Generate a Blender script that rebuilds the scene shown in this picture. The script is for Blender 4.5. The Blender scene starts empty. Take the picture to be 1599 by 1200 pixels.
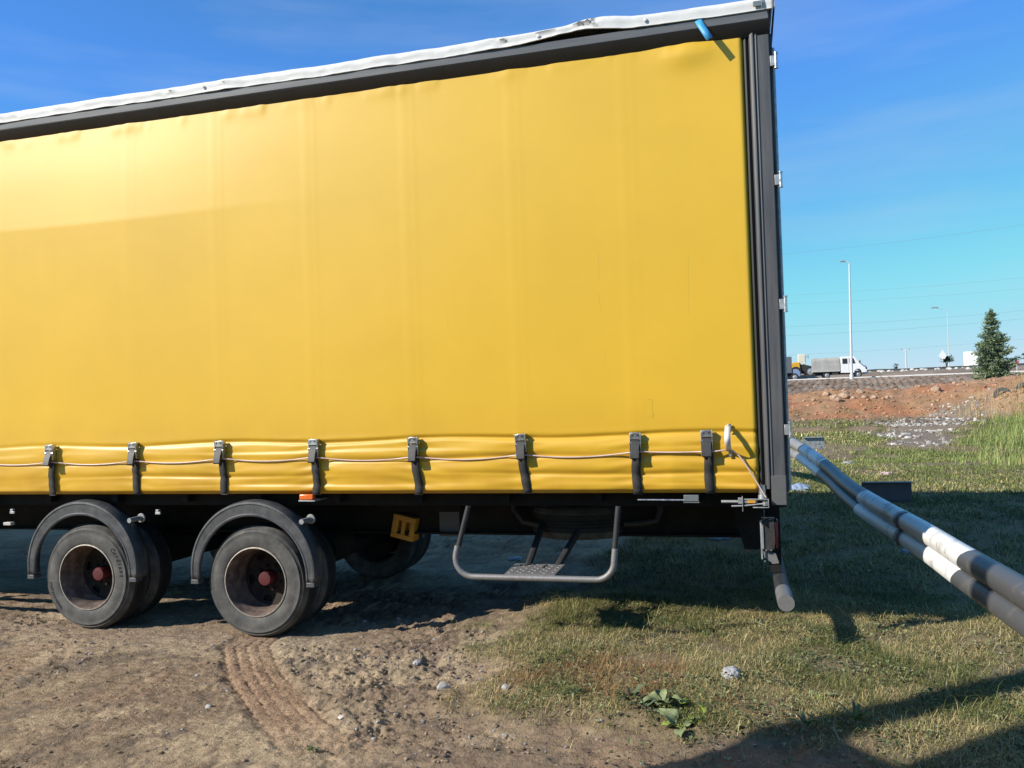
import bpy, bmesh, math, random
import numpy as np
from mathutils import Matrix, Vector, Euler

rnd = random.Random(7)
nrng = np.random.default_rng(11)
SC = bpy.context.scene
COL = SC.collection
PI = math.pi
rad = math.radians

# ------------------------------------------------------------------ camera, sky, sun, exposure
cam = bpy.data.cameras.new('camera')
cam.sensor_width = 36.0
cam.lens = 36.0 * 1318.25 / 1599.0
cam.clip_start, cam.clip_end = 0.05, 9000.0
cam_o = bpy.data.objects.new('camera', cam)
COL.objects.link(cam_o)
right = Vector((0.96302, 0.26731, -0.03178)).normalized()
down = Vector((-0.03666, 0.01310, -0.99924))
fwd = Vector((-0.26641, 0.96351, 0.02260)).normalized()
right = (right - fwd * right.dot(fwd)).normalized()
up = right.cross(fwd).normalized()
M = Matrix((right, up, -fwd)).transposed().to_4x4()
M.translation = Vector((-0.0599, -5.1309, 1.5662))
cam_o.matrix_world = M
SC.camera = cam_o

SUN = Vector((1.26, 1.01, -1.0)).normalized()          # the way the light travels
SUN_ELEV = math.asin(-SUN.z)
SUN_ROT = math.atan2(-SUN.x, -SUN.y)
world = bpy.data.worlds.new('World')
SC.world = world
world.use_nodes = True
wt = world.node_tree
wt.nodes.clear()
def wn(t, **k):
    n = wt.nodes.new(t)
    for a, b in k.items(): setattr(n, a, b)
    return n
sky = wn('ShaderNodeTexSky', sky_type='NISHITA', sun_disc=False)
sky.sun_elevation = SUN_ELEV
sky.sun_rotation = SUN_ROT
sky.altitude = 200.0
sky.air_density, sky.dust_density, sky.ozone_density = 1.0, 0.0, 3.0
# the phone's rendering of that sky: each channel graded over the whole dome alike
SKY_GRADE = ((0.84, 0.95, 9.0), (1.78, 0.90, 8.6), (1.18, 1.6, 10.2))
sepc, comb = wn('ShaderNodeSeparateColor'), wn('ShaderNodeCombineColor')
wt.links.new(sky.outputs['Color'], sepc.inputs['Color'])
for ch, (gain, power, cap) in zip(('Red', 'Green', 'Blue'), SKY_GRADE):
    pw, ml = wn('ShaderNodeMath', operation='POWER'), wn('ShaderNodeMath', operation='MULTIPLY')
    wt.links.new(sepc.outputs[ch], pw.inputs[0]); pw.inputs[1].default_value = power
    wt.links.new(pw.outputs[0], ml.inputs[0]); ml.inputs[1].default_value = gain
    mn = wn('ShaderNodeMath', operation='SMOOTH_MIN'); mn.inputs[1].default_value = cap; mn.inputs[2].default_value = 2.0
    wt.links.new(ml.outputs[0], mn.inputs[0]); wt.links.new(mn.outputs[0], comb.inputs[ch])
# thin drifting cirrus over the whole dome
tco = wn('ShaderNodeTexCoord')
mp = wn('ShaderNodeMapping')
mp.inputs['Location'].default_value = (3.1, 0.7, 1.35)
mp.inputs['Rotation'].default_value = (0.0, rad(-9.0), 0.0)
mp.inputs['Scale'].default_value = (1.3, 1.3, 9.0)
nz = wn('ShaderNodeTexNoise')
nz.inputs['Scale'].default_value = 1.7
nz.inputs['Detail'].default_value = 7.0
nz.inputs['Roughness'].default_value = 0.55
rmp = wn('ShaderNodeMapRange')
rmp.inputs['From Min'].default_value = 0.47
rmp.inputs['From Max'].default_value = 0.78
rmp.inputs['To Max'].default_value = 0.24
mixc = wn('ShaderNodeMix', data_type='RGBA')
mixc.inputs['B'].default_value = (6.5, 8.0, 9.5, 1.0)
bg = wn('ShaderNodeBackground')
bg.inputs['Strength'].default_value = 0.072
wo = wn('ShaderNodeOutputWorld')
wt.links.new(tco.outputs['Generated'], mp.inputs['Vector'])
wt.links.new(mp.outputs['Vector'], nz.inputs['Vector'])
wt.links.new(nz.outputs['Fac'], rmp.inputs['Value'])
wt.links.new(rmp.outputs['Result'], mixc.inputs['Factor'])
wt.links.new(comb.outputs['Color'], mixc.inputs['A'])
wt.links.new(mixc.outputs['Result'], bg.inputs['Color'])
wt.links.new(bg.outputs['Background'], wo.inputs['Surface'])

sl = bpy.data.lights.new('sun', 'SUN')
sl.energy = 5.0
sl.angle = rad(0.55)
sl.color = (1.0, 0.93, 0.83)
so = bpy.data.objects.new('sun', sl)
COL.objects.link(so)
so.rotation_euler = SUN.to_track_quat('-Z', 'Y').to_euler()
so.location = (-12, -16, 12)

vs = SC.view_settings
vs.view_transform = 'Standard'
vs.look = 'None'
vs.gamma = 1.0
vs.exposure = 0.28
vs.use_curve_mapping = False
SC.render.engine = 'CYCLES'
SC.cycles.use_denoising = True
SC.cycles.max_bounces = 6
SC.cycles.diffuse_bounces = 2
SC.cycles.glossy_bounces = 3
SC.cycles.transmission_bounces = 4
SC.cycles.caustics_reflective = False
SC.cycles.caustics_refractive = False

# ------------------------------------------------------------------ materials
MATS = {}
def mat(name, col, rough=0.6, metal=0.0, var=0.0, vscale=6.0, col2=None, bump=0.0, bscale=40.0, spec=0.5,
        attr=None, attr_mul=None, trans=0.0, coat=0.0, stretch=None, detail=6.0, rvar=0.0):
    """Principled material: base colour broken up by object-space noise, optional bump and colour attribute."""
    if name in MATS: return MATS[name]
    m = bpy.data.materials.new(name)
    m.use_nodes = True
    nt = m.node_tree
    b = nt.nodes['Principled BSDF']
    b.inputs['Base Color'].default_value = (*col, 1)
    b.inputs['Roughness'].default_value = rough
    b.inputs['Metallic'].default_value = metal
    b.inputs['Specular IOR Level'].default_value = spec
    b.inputs['Coat Weight'].default_value = coat
    if trans: b.inputs['Transmission Weight'].default_value = trans
    tc = nt.nodes.new('ShaderNodeTexCoord')
    vec = tc.outputs['Object']
    if stretch:
        mpn = nt.nodes.new('ShaderNodeMapping')
        mpn.inputs['Scale'].default_value = stretch
        nt.links.new(vec, mpn.inputs['Vector'])
        vec = mpn.outputs['Vector']
    src = None
    if attr:
        a = nt.nodes.new('ShaderNodeAttribute')
        a.attribute_name = attr
        src = a.outputs['Color']
    if var > 0 or col2:
        n = nt.nodes.new('ShaderNodeTexNoise')
        n.inputs['Scale'].default_value = vscale
        n.inputs['Detail'].default_value = detail
        n.inputs['Roughness'].default_value = 0.62
        nt.links.new(vec, n.inputs['Vector'])
        mr = nt.nodes.new('ShaderNodeMapRange')
        mr.inputs['From Min'].default_value = 0.33
        mr.inputs['From Max'].default_value = 0.68
        nt.links.new(n.outputs['Fac'], mr.inputs['Value'])
        if col2:
            mx = nt.nodes.new('ShaderNodeMix')
            mx.data_type = 'RGBA'
            mx.inputs['A'].default_value = (*col, 1)
            mx.inputs['B'].default_value = (*col2, 1)
            nt.links.new(mr.outputs['Result'], mx.inputs['Factor'])
            src = mx.outputs['Result']
        if var > 0:
            mr2 = nt.nodes.new('ShaderNodeMapRange')
            mr2.inputs['From Min'].default_value = 0.3
            mr2.inputs['From Max'].default_value = 0.7
            mr2.inputs['To Min'].default_value = 1 - var
            mr2.inputs['To Max'].default_value = 1 + var
            nt.links.new(n.outputs['Fac'], mr2.inputs['Value'])
            vm = nt.nodes.new('ShaderNodeVectorMath')
            vm.operation = 'SCALE'
            if src is not None: nt.links.new(src, vm.inputs[0])
            else: vm.inputs[0].default_value = col
            nt.links.new(mr2.outputs['Result'], vm.inputs['Scale'])
            src = vm.outputs['Vector']
        if rvar > 0:
            mr3 = nt.nodes.new('ShaderNodeMapRange')
            mr3.inputs['From Min'].default_value = 0.3
            mr3.inputs['From Max'].default_value = 0.7
            mr3.inputs['To Min'].default_value = max(0.02, rough - rvar)
            mr3.inputs['To Max'].default_value = min(1, rough + rvar)
            nt.links.new(n.outputs['Fac'], mr3.inputs['Value'])
            nt.links.new(mr3.outputs['Result'], b.inputs['Roughness'])
    if src is not None: nt.links.new(src, b.inputs['Base Color'])
    if bump > 0:
        n2 = nt.nodes.new('ShaderNodeTexNoise')
        n2.inputs['Scale'].default_value = bscale
        n2.inputs['Detail'].default_value = 8.0
        n2.inputs['Roughness'].default_value = 0.65
        nt.links.new(vec, n2.inputs['Vector'])
        bp = nt.nodes.new('ShaderNodeBump')
        bp.inputs['Strength'].default_value = bump
        bp.inputs['Distance'].default_value = 0.02
        nt.links.new(n2.outputs['Fac'], bp.inputs['Height'])
        nt.links.new(bp.outputs['Normal'], b.inputs['Normal'])
    MATS[name] = m
    return m

M_RUBBER = mat('tyre_rubber', (0.060, 0.060, 0.057), 0.75, var=0.28, vscale=9, bump=0.12, bscale=60, col2=(0.098, 0.095, 0.086))
M_TREAD = mat('tread_rubber', (0.022, 0.022, 0.022), 0.85, var=0.3, vscale=14)
M_LETTER = mat('letter_rubber', (0.012, 0.012, 0.012), 0.7)
M_RIM = mat('rusty_rim', (0.085, 0.056, 0.043), 0.85, var=0.3, vscale=14, col2=(0.17, 0.125, 0.097), bump=0.15, bscale=90)
M_RIMLIP = mat('worn_rim_lip', (0.42, 0.37, 0.31), 0.45, 0.3, var=0.3, vscale=30)
M_HUB = mat('red_hub_paint', (0.09, 0.012, 0.014), 0.55, var=0.3, vscale=30)
M_FENDER = mat('black_plastic', (0.060, 0.063, 0.067), 0.42, var=0.2, vscale=12, bump=0.06, bscale=120, rvar=0.1, col2=(0.085, 0.086, 0.087))
M_CHASSIS = mat('chassis_paint', (0.008, 0.008, 0.008), 0.75, var=0.35, vscale=8, col2=(0.014, 0.012, 0.010), spec=0.3)
M_POST = mat('grey_post_paint', (0.068, 0.072, 0.080), 0.5, var=0.25, vscale=3.5, col2=(0.095, 0.092, 0.088), stretch=(8, 8, 0.5), bump=0.05, bscale=50)
M_POSTDIRTY = mat('worn_post_plate', (0.125, 0.125, 0.12), 0.6, var=0.3, vscale=16, col2=(0.085, 0.085, 0.082), bump=0.08, bscale=90)
M_GASKET = mat('black_gasket', (0.012, 0.012, 0.013), 0.6, var=0.2)
M_RAIL = mat('grey_cant_rail', (0.10, 0.106, 0.116), 0.45, var=0.2, vscale=4, col2=(0.125, 0.127, 0.13), stretch=(0.4, 6, 6))
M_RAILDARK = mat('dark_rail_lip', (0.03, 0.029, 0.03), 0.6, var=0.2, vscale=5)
M_STEEL = mat('bright_steel', (0.58, 0.58, 0.57), 0.32, 0.9, var=0.25, vscale=40, rvar=0.12)
M_GALV = mat('galvanised_steel', (0.40, 0.41, 0.41), 0.48, 0.55, var=0.3, vscale=30, bump=0.05, bscale=200)
M_TUBE = mat('worn_grey_tube', (0.33, 0.33, 0.32), 0.5, 0.35, var=0.45, vscale=18, col2=(0.14, 0.13, 0.125), bump=0.15, bscale=80)
M_TUBEDARK = mat('dark_tube', (0.03, 0.03, 0.031), 0.6, var=0.3, vscale=15)  # dark tube tone; on the step legs it stands for shade
M_STRAP = mat('black_webbing', (0.028, 0.026, 0.024), 0.85, var=0.3, vscale=30, bump=0.1, bscale=300)
M_LEVER = mat('dark_lever', (0.045, 0.044, 0.042), 0.55, 0.2, var=0.3, vscale=40)
M_CABLE = mat('clear_coated_cable', (0.62, 0.47, 0.40), 0.35, var=0.2, vscale=10)
M_TARP = mat('white_roof_tarp', (0.72, 0.71, 0.68), 0.6, var=0.1, vscale=3.0, col2=(0.62, 0.62, 0.60), bump=0.05, bscale=30)
M_TAG = mat('blue_ribbon', (0.06, 0.36, 0.68), 0.5, var=0.1)
M_AMBER = mat('amber_lens', (0.72, 0.15, 0.025), 0.25, var=0.12, vscale=40)
M_CHOCK = mat('yellow_plastic', (0.62, 0.29, 0.03), 0.5, var=0.15, vscale=10)
M_CLEAR = mat('grey_plastic_box', (0.16, 0.18, 0.19), 0.3, var=0.1)
M_REDLENS = mat('red_lens', (0.03, 0.004, 0.005), 0.25)
M_WHITEPLAST = mat('white_plastic', (0.74, 0.71, 0.65), 0.5, var=0.08)
M_DOOR = mat('grey_door_panel', (0.055, 0.058, 0.064), 0.5, var=0.2, vscale=2.5)
M_TRUCKWHITE = mat('white_vehicle_paint', (0.78, 0.78, 0.77), 0.35, var=0.06, vscale=2, coat=0.3)
M_CANVAS = mat('grey_canvas', (0.36, 0.35, 0.325), 0.8, var=0.14, vscale=2.5, bump=0.3, bscale=4)
M_GLASS = mat('dark_vehicle_glass', (0.02, 0.024, 0.028), 0.08)
M_BLACKPL = mat('dark_underbody', (0.025, 0.025, 0.026), 0.7, var=0.2)
M_BLUEPAINT = mat('blue_bumper_paint', (0.10, 0.16, 0.34), 0.45, var=0.1)
M_YELLOWPAINT = mat('yellow_machine_paint', (0.66, 0.36, 0.03), 0.5, var=0.15)
M_CREAM = mat('cream_cab_paint', (0.66, 0.62, 0.50), 0.5, var=0.08)
M_CONCRETE = mat('white_kerb', (0.66, 0.64, 0.60), 0.75, var=0.14, vscale=1.2)
M_POLE = mat('galvanised_pole', (0.62, 0.62, 0.61), 0.5, 0.1, var=0.08)
M_WIRE = mat('dark_wire', (0.22, 0.25, 0.29), 0.6)
M_ROCK = mat('pale_rock', (0.33, 0.225, 0.15), 0.9, var=0.3, vscale=5, col2=(0.42, 0.29, 0.20), bump=0.4, bscale=8)
M_STONE = mat('grey_stone', (0.36, 0.35, 0.33), 0.9, var=0.3, vscale=20, bump=0.3, bscale=60)
M_BAGBLUE = mat('thin_blue_plastic', (0.26, 0.32, 0.44), 0.35, var=0.2, vscale=20)
M_PAPER = mat('crumpled_white_bag', (0.38, 0.37, 0.38), 0.55, var=0.12, vscale=25)
M_TRUNK = mat('bark', (0.07, 0.05, 0.035), 0.9, var=0.3)
M_RUSTROD = mat('dirty_white_metal', (0.5, 0.48, 0.44), 0.5, 0.2, var=0.2)
M_DARKBOX = mat('dark_grey_box', (0.11, 0.115, 0.125), 0.6, var=0.1)
M_RED = mat('red_sign', (0.5, 0.04, 0.03), 0.5)

# ------------------------------------------------------------------ mesh helpers
class MB:
    def __init__(self): self.v, self.f = [], []
    def add(self, vs, fs):
        o = len(self.v)
        self.v += [tuple(p) for p in vs]
        self.f += [tuple(i + o for i in f) for f in fs]
        return self
    def box(self, x0, x1, y0, y1, z0, z1):
        return self.add([(x0,y0,z0),(x1,y0,z0),(x1,y1,z0),(x0,y1,z0),(x0,y0,z1),(x1,y0,z1),(x1,y1,z1),(x0,y1,z1)],
                        [(0,3,2,1),(4,5,6,7),(0,1,5,4),(1,2,6,5),(2,3,7,6),(3,0,4,7)])
    def prism(self, poly, axis, a, b):
        """poly: 2-D outline extruded along axis from a to b (x: (y,z), y: (x,z), z: (x,y))."""
        n = len(poly)
        def P(p, t):
            return {'x': (t, p[0], p[1]), 'y': (p[0], t, p[1]), 'z': (p[0], p[1], t)}[axis]
        vs = [P(p, a) for p in poly] + [P(p, b) for p in poly]
        fs = [tuple(range(n))[::-1], tuple(range(n, 2 * n))]
        fs += [(i, (i + 1) % n, n + (i + 1) % n, n + i) for i in range(n)]
        return self.add(vs, fs)
    def tube(self, pts, r, n=10, cap=True, radii=None):
        pts = [Vector(p) for p in pts]
        vs, fs = [], []
        ref = Vector((0, 0, 1))
        prev = None
        for i, p in enumerate(pts):
            d = (pts[min(i + 1, len(pts) - 1)] - pts[max(i - 1, 0)]).normalized()
            if prev is None:
                u = d.cross(ref)
                if u.length < 1e-3: u = d.cross(Vector((1, 0, 0)))
            else:
                u = prev - d * prev.dot(d)
            u.normalize(); prev = u
            w = d.cross(u)
            rr = radii[i] if radii else r
            for k in range(n):
                a = 2 * PI * k / n
                vs.append(p + u * (rr * math.cos(a)) + w * (rr * math.sin(a)))
        for i in range(len(pts) - 1):
            for k in range(n):
                fs.append((i*n+k, i*n+(k+1)%n, (i+1)*n+(k+1)%n, (i+1)*n+k))
        if cap:
            fs.append(tuple(range(n))[::-1])
            fs.append(tuple(range((len(pts)-1)*n, len(pts)*n)))
        return self.add(vs, fs)
    def lathe(self, prof, axis='y', n=48, c=(0, 0, 0), close=False):
        """prof: list of (radius, height along axis)."""
        vs, fs = [], []
        for r, h in prof:
            for k in range(n):
                a = 2 * PI * k / n
                if axis == 'y': vs.append((c[0] + r*math.cos(a), c[1] + h, c[2] + r*math.sin(a)))
                elif axis == 'x': vs.append((c[0] + h, c[1] + r*math.cos(a), c[2] + r*math.sin(a)))
                else: vs.append((c[0] + r*math.cos(a), c[1] + r*math.sin(a), c[2] + h))
        m = len(prof)
        for i in range(m if close else m - 1):
            j = (i + 1) % m
            for k in range(n):
                fs.append((i*n+k, i*n+(k+1)%n, j*n+(k+1)%n, j*n+k))
        if not close:
            if prof[0][0] > 1e-4: fs.append(tuple(range(n))[::-1])
            if prof[-1][0] > 1e-4: fs.append(tuple(range((m-1)*n, m*n)))
        return self.add(vs, fs)
    def build(self, name, material, parent=None, smooth=35, bevel=0.0, seg=2, loc=None, solid=0.0):
        me = bpy.data.meshes.new(name)
        me.from_pydata(self.v, [], self.f)
        me.validate()
        bm = bmesh.new(); bm.from_mesh(me)
        bmesh.ops.recalc_face_normals(bm, faces=bm.faces)
        bm.to_mesh(me); bm.free()
        if smooth:
            me.shade_smooth()
            me.set_sharp_from_angle(angle=rad(smooth))
        o = bpy.data.objects.new(name, me)
        me.materials.append(material)
        COL.objects.link(o)
        if parent is not None: o.parent = parent
        if loc: o.location = loc
        if solid:
            s = o.modifiers.new('thick', 'SOLIDIFY'); s.thickness = solid; s.offset = 0
        if bevel:
            b = o.modifiers.new('bevel', 'BEVEL'); b.width = bevel; b.segments = seg; b.limit_method = 'ANGLE'
        return o

def tag(o, label=None, cat=None, group=None, kind=None):
    if label: o['label'] = label
    if cat: o['category'] = cat
    if group: o['group'] = group
    if kind: o['kind'] = kind
    return o
def thing(name, label, cat, loc=(0, 0, 0), rz=0.0, group=None):
    o = bpy.data.objects.new(name, None)
    o.empty_display_size = 0.2
    COL.objects.link(o)
    o.location = loc
    o.rotation_euler = (0, 0, rz)
    return tag(o, label, cat, group)
def copy_obj(o, parent, off=(0, 0, 0)):
    c = o.copy(); COL.objects.link(c); c.parent = parent
    c.location = Vector(o.location) + Vector(off)
    return c
def copy_tree(o, parent, off=(0, 0, 0), rot=None):
    c = copy_obj(o, parent, off)
    if rot is not None: c.rotation_euler = rot
    for ch in o.children: copy_tree(ch, c)
    return c
def np_mesh(name, verts, faces, material, smooth=True, col=None, colname='Col'):
    """verts (N,3), faces (M,3|4) as arrays."""
    me = bpy.data.meshes.new(name)
    k = faces.shape[1]
    me.vertices.add(len(verts)); me.vertices.foreach_set('co', verts.astype(np.float32).ravel())
    me.loops.add(faces.size); me.loops.foreach_set('vertex_index', faces.astype(np.int32).ravel())
    me.polygons.add(len(faces))
    me.polygons.foreach_set('loop_start', np.arange(0, faces.size, k, dtype=np.int32))
    me.polygons.foreach_set('use_smooth', np.full(len(faces), smooth))
    me.update(calc_edges=True)
    if col is not None:
        a = me.attributes.new(colname, 'FLOAT_COLOR', 'POINT')
        c4 = np.ones((len(verts), 4), np.float32); c4[:, :3] = col
        a.data.foreach_set('color', c4.ravel())
    me.materials.append(material)
    o = bpy.data.objects.new(name, me)
    COL.objects.link(o)
    return o

# ------------------------------------------------------------------ noise (numpy)
_L = np.random.default_rng(3).random((256, 256))
def vnoise(x, y):
    xi, yi = np.floor(x).astype(int), np.floor(y).astype(int)
    fx, fy = x - xi, y - yi
    fx = fx*fx*(3-2*fx); fy = fy*fy*(3-2*fy)
    a, b = _L[xi % 256, yi % 256], _L[(xi+1) % 256, yi % 256]
    c, d = _L[xi % 256, (yi+1) % 256], _L[(xi+1) % 256, (yi+1) % 256]
    return (a*(1-fx)+b*fx)*(1-fy) + (c*(1-fx)+d*fx)*fy
def fbm(x, y, octv=5, gain=0.5, seed=0):
    s, amp, tot = 0.0, 1.0, 0.0
    for i in range(octv):
        s = s + amp*vnoise(x*(2**i)+17.3*i+seed, y*(2**i)-9.1*i+seed*1.7)
        tot += amp; amp *= gain
    return s/tot
def sstep(a, b, x):
    t = np.clip((x-a)/(b-a), 0, 1)
    return t*t*(3-2*t)

# ------------------------------------------------------------------ ground
BASE_Y = np.array([-600, -20, 0, 14, 30, 40, 55, 62, 72, 83, 85.5, 87, 96.5, 99, 104, 112, 150, 300, 900, 3000, 9000.])
BASE_Z = np.array([0, 0, 0, 0, .05, .2, 1.0, 1.5, 1.95, 2.8, 2.98, 3.02, 3.08, 3.55, 3.85, 4.0, 5.2, 8.3, 21.3, 68, 190.])
CR_X = np.array([-400, -30, -8, 0, 2.5, 4.9, 6.6, 8.35, 10.06, 11.7, 13.7, 15, 20, 30, 60, 400])
CR_Z = np.array([1.0, 1.0, 1.1, 1.3, 1.45, 1.80, 1.75, 1.72, 1.92, 1.98, 2.16, 2.3, 2.4, 1.9, 1.2, 1.0])
FT_X = np.array([-400, 2, 8, 9.8, 12, 16, 30, 400])
FT_Y = np.array([40, 40.5, 41, 38.5, 35.5, 33, 36, 43])
TRK = np.array([(-3.42, .35), (-3.329, -.155), (-2.95, -.66), (-2.454, -1.182), (-2.05, -1.56), (-1.5, -2.05), (-.9, -2.6)])
def track_sd(x, y):
    """signed offset from, and distance along, the tyre track's centre line"""
    best = np.full(x.shape, 9.0); sg = np.zeros(x.shape); al = np.zeros(x.shape); acc = 0.0
    for (ax, ay), (bx, by) in zip(TRK[:-1], TRK[1:]):
        dx, dy = bx-ax, by-ay; L = math.hypot(dx, dy)
        t = np.clip(((x-ax)*dx+(y-ay)*dy)/L**2, 0, 1)
        px, py = x-(ax+t*dx), y-(ay+t*dy)
        d = np.hypot(px, py)
        s = np.sign(dx*py-dy*px)
        m = d < best
        best = np.where(m, d, best); sg = np.where(m, s, sg); al = np.where(m, acc+t*L, al)
        acc += L
    return best*sg, al
def grass_mask(x, y):
    """1 where turf grows"""
    n = fbm(x*1.3, y*1.3, 4, .55, 5)-.5
    n2 = fbm(x*5, y*5, 3, .5, 9)-.5
    # edge of the turf: dirt yard lies to the left of this line
    ex = np.interp(y, [-3, -1.55, -1.3, -1.05, -.83, -.43, .03, .3, 1.4, 2.4, 4.0, 6.6, 12, 20], [-.9, -.75, -.95, -1.25, -1.5, -1.75, -2.05, -2.0, -1.6, -1.35, -1.3, -1.6, -2.2, -3])
    g = sstep(-.28, .34, x-ex+n*1.3+n2*.5)
    # bare strip in front, bare patch beyond the rail
    front = sstep(-1.18, -1.38, y+.22*np.clip(x+.3, 0, 3)*-1.0+n*.5+n2*.25)
    g = g*(1-.85*front*sstep(.9, .1, x))
    bare = np.exp(-(((x-3.6)/1.3)**2+((y-12.2)/1.0)**2))
    g = g*(1-.9*np.clip(bare*1.6, 0, 1))
    g = g*sstep(47, 36, y+n*14)*sstep(-.35, -.1, .25-bare+n)
    g = g*(1-gravel_mask(x, y)*.97)
    g = g*(1-.75*sstep(.50, .62, fbm(x*.55, y*.30, 4, .55, 77))*sstep(8, 13, y))
    return np.clip(g, 0, 1)
def gravel_mask(x, y):
    n = fbm(x*.8, y*.35, 4, .55, 21)-.5
    cx = np.interp(y, [19, 22, 26, 30, 34, 38, 43], [4.6, 4.75, 5.3, 6.1, 7.3, 9.0, 10.5])
    w = np.interp(y, [19, 22, 26, 30, 38, 43], [.1, .9, 1.2, 1.5, 2.3, 1.6])
    return sstep(1.15, .55, np.abs(x-cx)/w+n*1.6)*sstep(18.5, 21.5, y)*sstep(44, 40, y)
def height(x, y):
    h = np.interp(y, BASE_Y, BASE_Z)
    near = sstep(14, 4, y)*sstep(-14, -6, y)*sstep(30, 10, np.abs(x))
    gm = grass_mask(x, y)
    # gentle swells
    h = h + .05*(fbm(x*.35, y*.35, 3, .5, 2)-.5)*sstep(.0, 2, np.hypot(x+4, y-.3)*.5)*sstep(70, 20, y)
    # the verge swells towards the guardrail
    h = h + .26*sstep(1.3, 6.0, y)*sstep(17, 9, y)*sstep(-2.6, -.3, x)*sstep(14, 6, x)
    h = h + .06*gm*near*sstep(-2.4, -1.4, x)
    # churned soil
    wx = x+.25*y
    clod = fbm(x*7+2*fbm(x*3, y*3, 2), y*9, 5, .62, 31)
    crag = (1-np.abs(2*fbm(x*13+1.5*fbm(x*5, y*5, 2), y*17-x*4, 4, .6, 36)-1))**2
    rid = 1-np.abs(2*fbm(wx*4.0, (y-.28*x)*10.0, 4, .55, 41)-1)
    rough = sstep(.38, .62, fbm(x*1.1, y*1.3, 3, .5, 51))
    wheelflat = sstep(.0, .45, np.minimum(np.hypot(x+3.35, (y-.3)*.8), np.hypot(x+4.73, (y-.3)*.8)))
    soil = (clod-.5)*.060*.80*(.40+1.0*rough)+(rid-.75)*.038*rough+(crag-.6)*.029*(.30+.9*rough)
    fine = (fbm(x*26, y*26, 3, .6, 71)-.5)*.016
    h = h + near*(1-.65*gm)*(soil*(.2+.8*wheelflat)+fine)
    h = h + near*gm*(.035*(fbm(x*2.1, y*2.1, 3, .5, 61)-.45))
    # turf hummock at the edge of the lorry's shade
    h = h + .07*np.exp(-(((x+1.25)/.45)**2+((y-.95)/.35)**2))+.05*np.exp(-(((x+.6)/.4)**2+((y-1.05)/.2)**2))
    # tyre print: ribs and grooves with cross sipes
    sd, al = track_sd(x, y)
    inside = sstep(.20, .165, np.abs(sd))*sstep(.1, .35, al)*sstep(2.7, 2.0, al)
    g = np.zeros_like(h)
    for k in (-.142, -.070, .0, .070, .142):
        g = g-np.exp(-((sd-k-.005*np.sin(al*60))/.0072)**2)
    sip = .5+.5*np.sin(al*95+sd*40)
    wear = .35+.75*sstep(.35, .6, fbm(x*6, y*6, 2, .5, 81))
    h = h + inside*(.015*g*wear*(.55+.45*sip)-.003-near*(1-.65*gm)*soil*.75)
    h = h + .005*sstep(.15, .19, np.abs(sd))*sstep(.28, .21, np.abs(sd))*sstep(.1, .35, al)*sstep(2.9, 2.2, al)
    # heap of red earth
    cz, fy = np.interp(x, CR_X, CR_Z), np.interp(x, FT_X, FT_Y)
    n1 = fbm(x*.55, y*.55, 5, .55, 91)-.5
    up_ = sstep(fy-.8, 48.2, y+n1*2.2)
    dn_ = sstep(55, 48.5, y)
    heap = (cz-.25)*up_*dn_
    base_here = np.interp(y, BASE_Y, BASE_Z)
    lump = (n1*.5+.30*(fbm(x*1.9, y*1.6, 4, .55, 95)-.5))*up_*dn_
    h = np.where((y > 30) & (y < 57), np.maximum(h, .2+heap)+lump*.75*sstep(34, 40, y), h)
    # low second spur on the right
    h = h + .9*np.exp(-(((x-15.5)/2.6)**2+((y-41)/3.2)**2))*(1+n1)
    # soil strip in front of the heap, graded bank furrowed by a bucket
    h = h + .16*(fbm(x*1.4, y*.8, 4, .6, 99)-.5)*sstep(30, 38, y)*sstep(60, 46, y)
    fur = np.sin(2*PI*(x-.12*(y-62))/1.25+1.6*fbm(x*.4, y*.3, 2, .5, 12))
    h = h + (.13*np.abs(fur)-.06+.30*(fbm(x*.9, y*.5, 4, .6, 14)-.5))*sstep(62, 70, y)*sstep(85, 83, y)
    # spoil beyond the carriageway
    h = h + .55*np.clip(fbm(x*.35, y*.5, 4, .6, 16)-.42, 0, 1)*sstep(97, 101, y)*sstep(111, 108, y)
    h = h + (y > 111)*.02*np.maximum(y, 1)**.9*.25*(fbm(x*.03, y*.02, 4, .55, 18)-.5)*sstep(114, 180, y)
    return h
def seg(a, b, s): return np.linspace(a, b, max(2, int(round((b-a)/s))), endpoint=False)
def geo(a, b, n): return a*(b/a)**np.linspace(0, 1, n, endpoint=False)
GX = np.concatenate([-geo(6000, 12, 46), seg(-12, -6.2, .2), seg(-6.2, -3.62, .020), seg(-3.62, -1.75, .0095), seg(-1.75, 2.3, .026), seg(2.3, 18, .15), seg(18, 34, .3), geo(34, 6000, 50), [6000]])
GY = np.concatenate([-geo(600, 4, 30), seg(-4, -2.3, .1), seg(-2.3, -1.7, .02), seg(-1.7, .05, .010), seg(.05, 1.5, .025), seg(1.5, 10, .10), seg(10, 34, .26), seg(34, 58, .24), seg(58, 112, .45), geo(112, 9000, 46), [9000]])
gx, gy = np.meshgrid(GX, GY)
gz = height(gx, gy)
nx, ny = len(GX), len(GY)
idx = np.arange(nx*ny).reshape(ny, nx)
gf = np.stack([idx[:-1, :-1], idx[:-1, 1:], idx[1:, 1:], idx[1:, :-1]], -1).reshape(-1, 4)
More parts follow.
